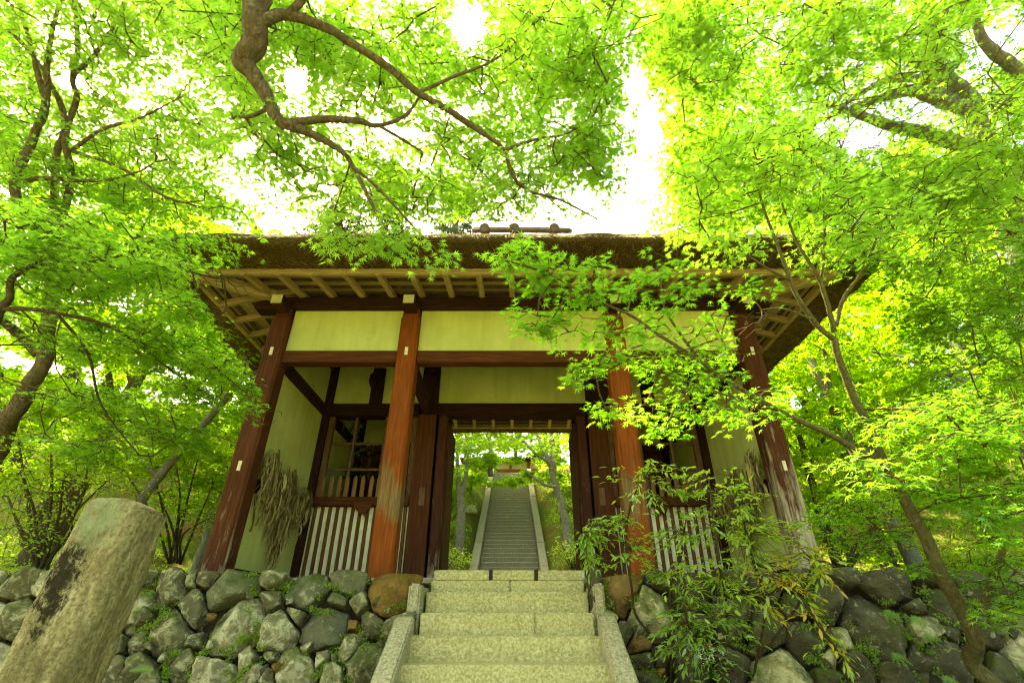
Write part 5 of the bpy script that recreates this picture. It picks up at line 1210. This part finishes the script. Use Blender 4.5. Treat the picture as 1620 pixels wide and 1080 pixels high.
fern('small bright fern growing from the left wall near the pillar', on_wall(262, 1056, .16), 1, .18, R(168), 'ferns growing from the walls')
for px, py, lab in ((1380, 965, 'little fern in the joint above the big dark boulder of the right wall'), (1420, 975, 'little fern beside the pale boulder of the right wall'), (1395, 1030, 'little fern low on the right wall under the boulder'), (1440, 1000, 'little fern against the lower edge of the pale boulder'), (1470, 1065, 'lowest little fern on the right wall')):
    fern(lab, on_wall(px, py, .17), 4, .12, R(-60 + random.uniform(-30, 30)), 'ferns growing from the walls')
# fallen twig on the right wall
mb = MB(); a = on_wall(1310, 915, .15); b = on_wall(1400, 940, .2); c = on_wall(1500, 985, .22)
pp, rr = smooth_path([a, b, c], [.006, .005, .003], 6, 1); mb.tube(pp, rr, 5)
for k in range(7):
    p = a.lerp(b, random.random()); pp, rr = smooth_path([p, p + Vector((random.uniform(.05, .2), -.03, random.uniform(-.02, .09))), p + Vector((random.uniform(.15, .35), -.05, random.uniform(-.08, .06)))], [.004, .003, .002], 4, 1); mb.tube(pp, rr, 4)
tag(mb.build('fallen_branch', M['bark_pale'], None, True), 'dry fallen branch lying across the top of the right wall', 'branch')
# rocks on the banks behind the gate
def bank_rock(px, py, Y, r, label):
    p = atY(px, py, Y); z = hill(p.x, Y); pl = [((Vector((random.gauss(0, 1), random.gauss(0, 1), random.gauss(0, .8)))).normalized(), r * random.uniform(.55, 1)) for _ in range(14)] + [((0, 0, -1), r * .6), ((0, 0, 1), r * .6)]
    me = stone_mesh(pl, 22, .07, r, False); me.name = 'rock'; me.materials.append(M['rock_light']); tag(link('rock', me, None, None, (p.x, Y, z + r * .25)), label, 'rock', 'rocks on the banks beside the hill stairs')
for a in ((721, 896, 12.8, .22, 'pale rock lowest on the left bank by the threshold'), (742, 880, 13.6, .30, 'large pale rock against the foot of the left curb'), (735, 858, 14.4, .28, 'slanting grey rock on the left bank above the curb foot'), (746, 843, 15.2, .26, 'whitish rock beside the left curb under the bush'), (745, 780, 19.5, .3, 'pale flat rock high on the left bank'), (710, 880, 13.0, .2, 'small rock on the left bank near the door jamb'), (866, 840, 15.2, .24, 'pale rock beside the right curb'), (858, 805, 17.4, .22, 'small grey rock halfway up beside the right curb')): bank_rock(*a)
# moss tufts and low ground cover
def cover(name, n, fn, size, m, tpl=LEAF_F, tint=(.2, 1)):
    P = np.array([fn() for _ in range(n)]); D = rng.normal(size=P.shape); D[:, 2] = np.abs(D[:, 2]) * .8; N2 = rng.normal(size=P.shape) * .6 + np.array([[0, 0, 1.]])
    V, T, t_ = leaf_arrays(tpl, P, D, N2, size * rng.uniform(.5, 1.3, n), np.clip(rng.uniform(*tint, n), 0, 1)); o = link(name, tri_mesh(name, V, T, t_), m); o['kind'] = 'stuff'; return o
def bank_pt():
    while True:
        x = random.uniform(-7, 7); y = random.uniform(11.5, 27)
        if abs(x + .08) > 1.3 and noise.noise(Vector((x * 1.1, y * 1.1, 5))) > -.15: return (x, y, hill(x, y) + random.uniform(0, .07))
cover('moss', 28000, bank_pt, .06, M['shrub'], tint=(.2, 1))
def side_pt():
    while True:
        x = random.choice((-1, 1)) * random.uniform(3.6, 12); y = random.uniform(5.5, 12)
        return (x, y, hill(x, y) + random.uniform(0, .16) * (.4 + .6 * random.random()))
cover('ground_cover', 24000, side_pt, .06, M['shrub'], tint=(.3, 1))
print('leaves', NLEAF, 'tris', sum(len(m.polygons) for m in bpy.data.meshes))
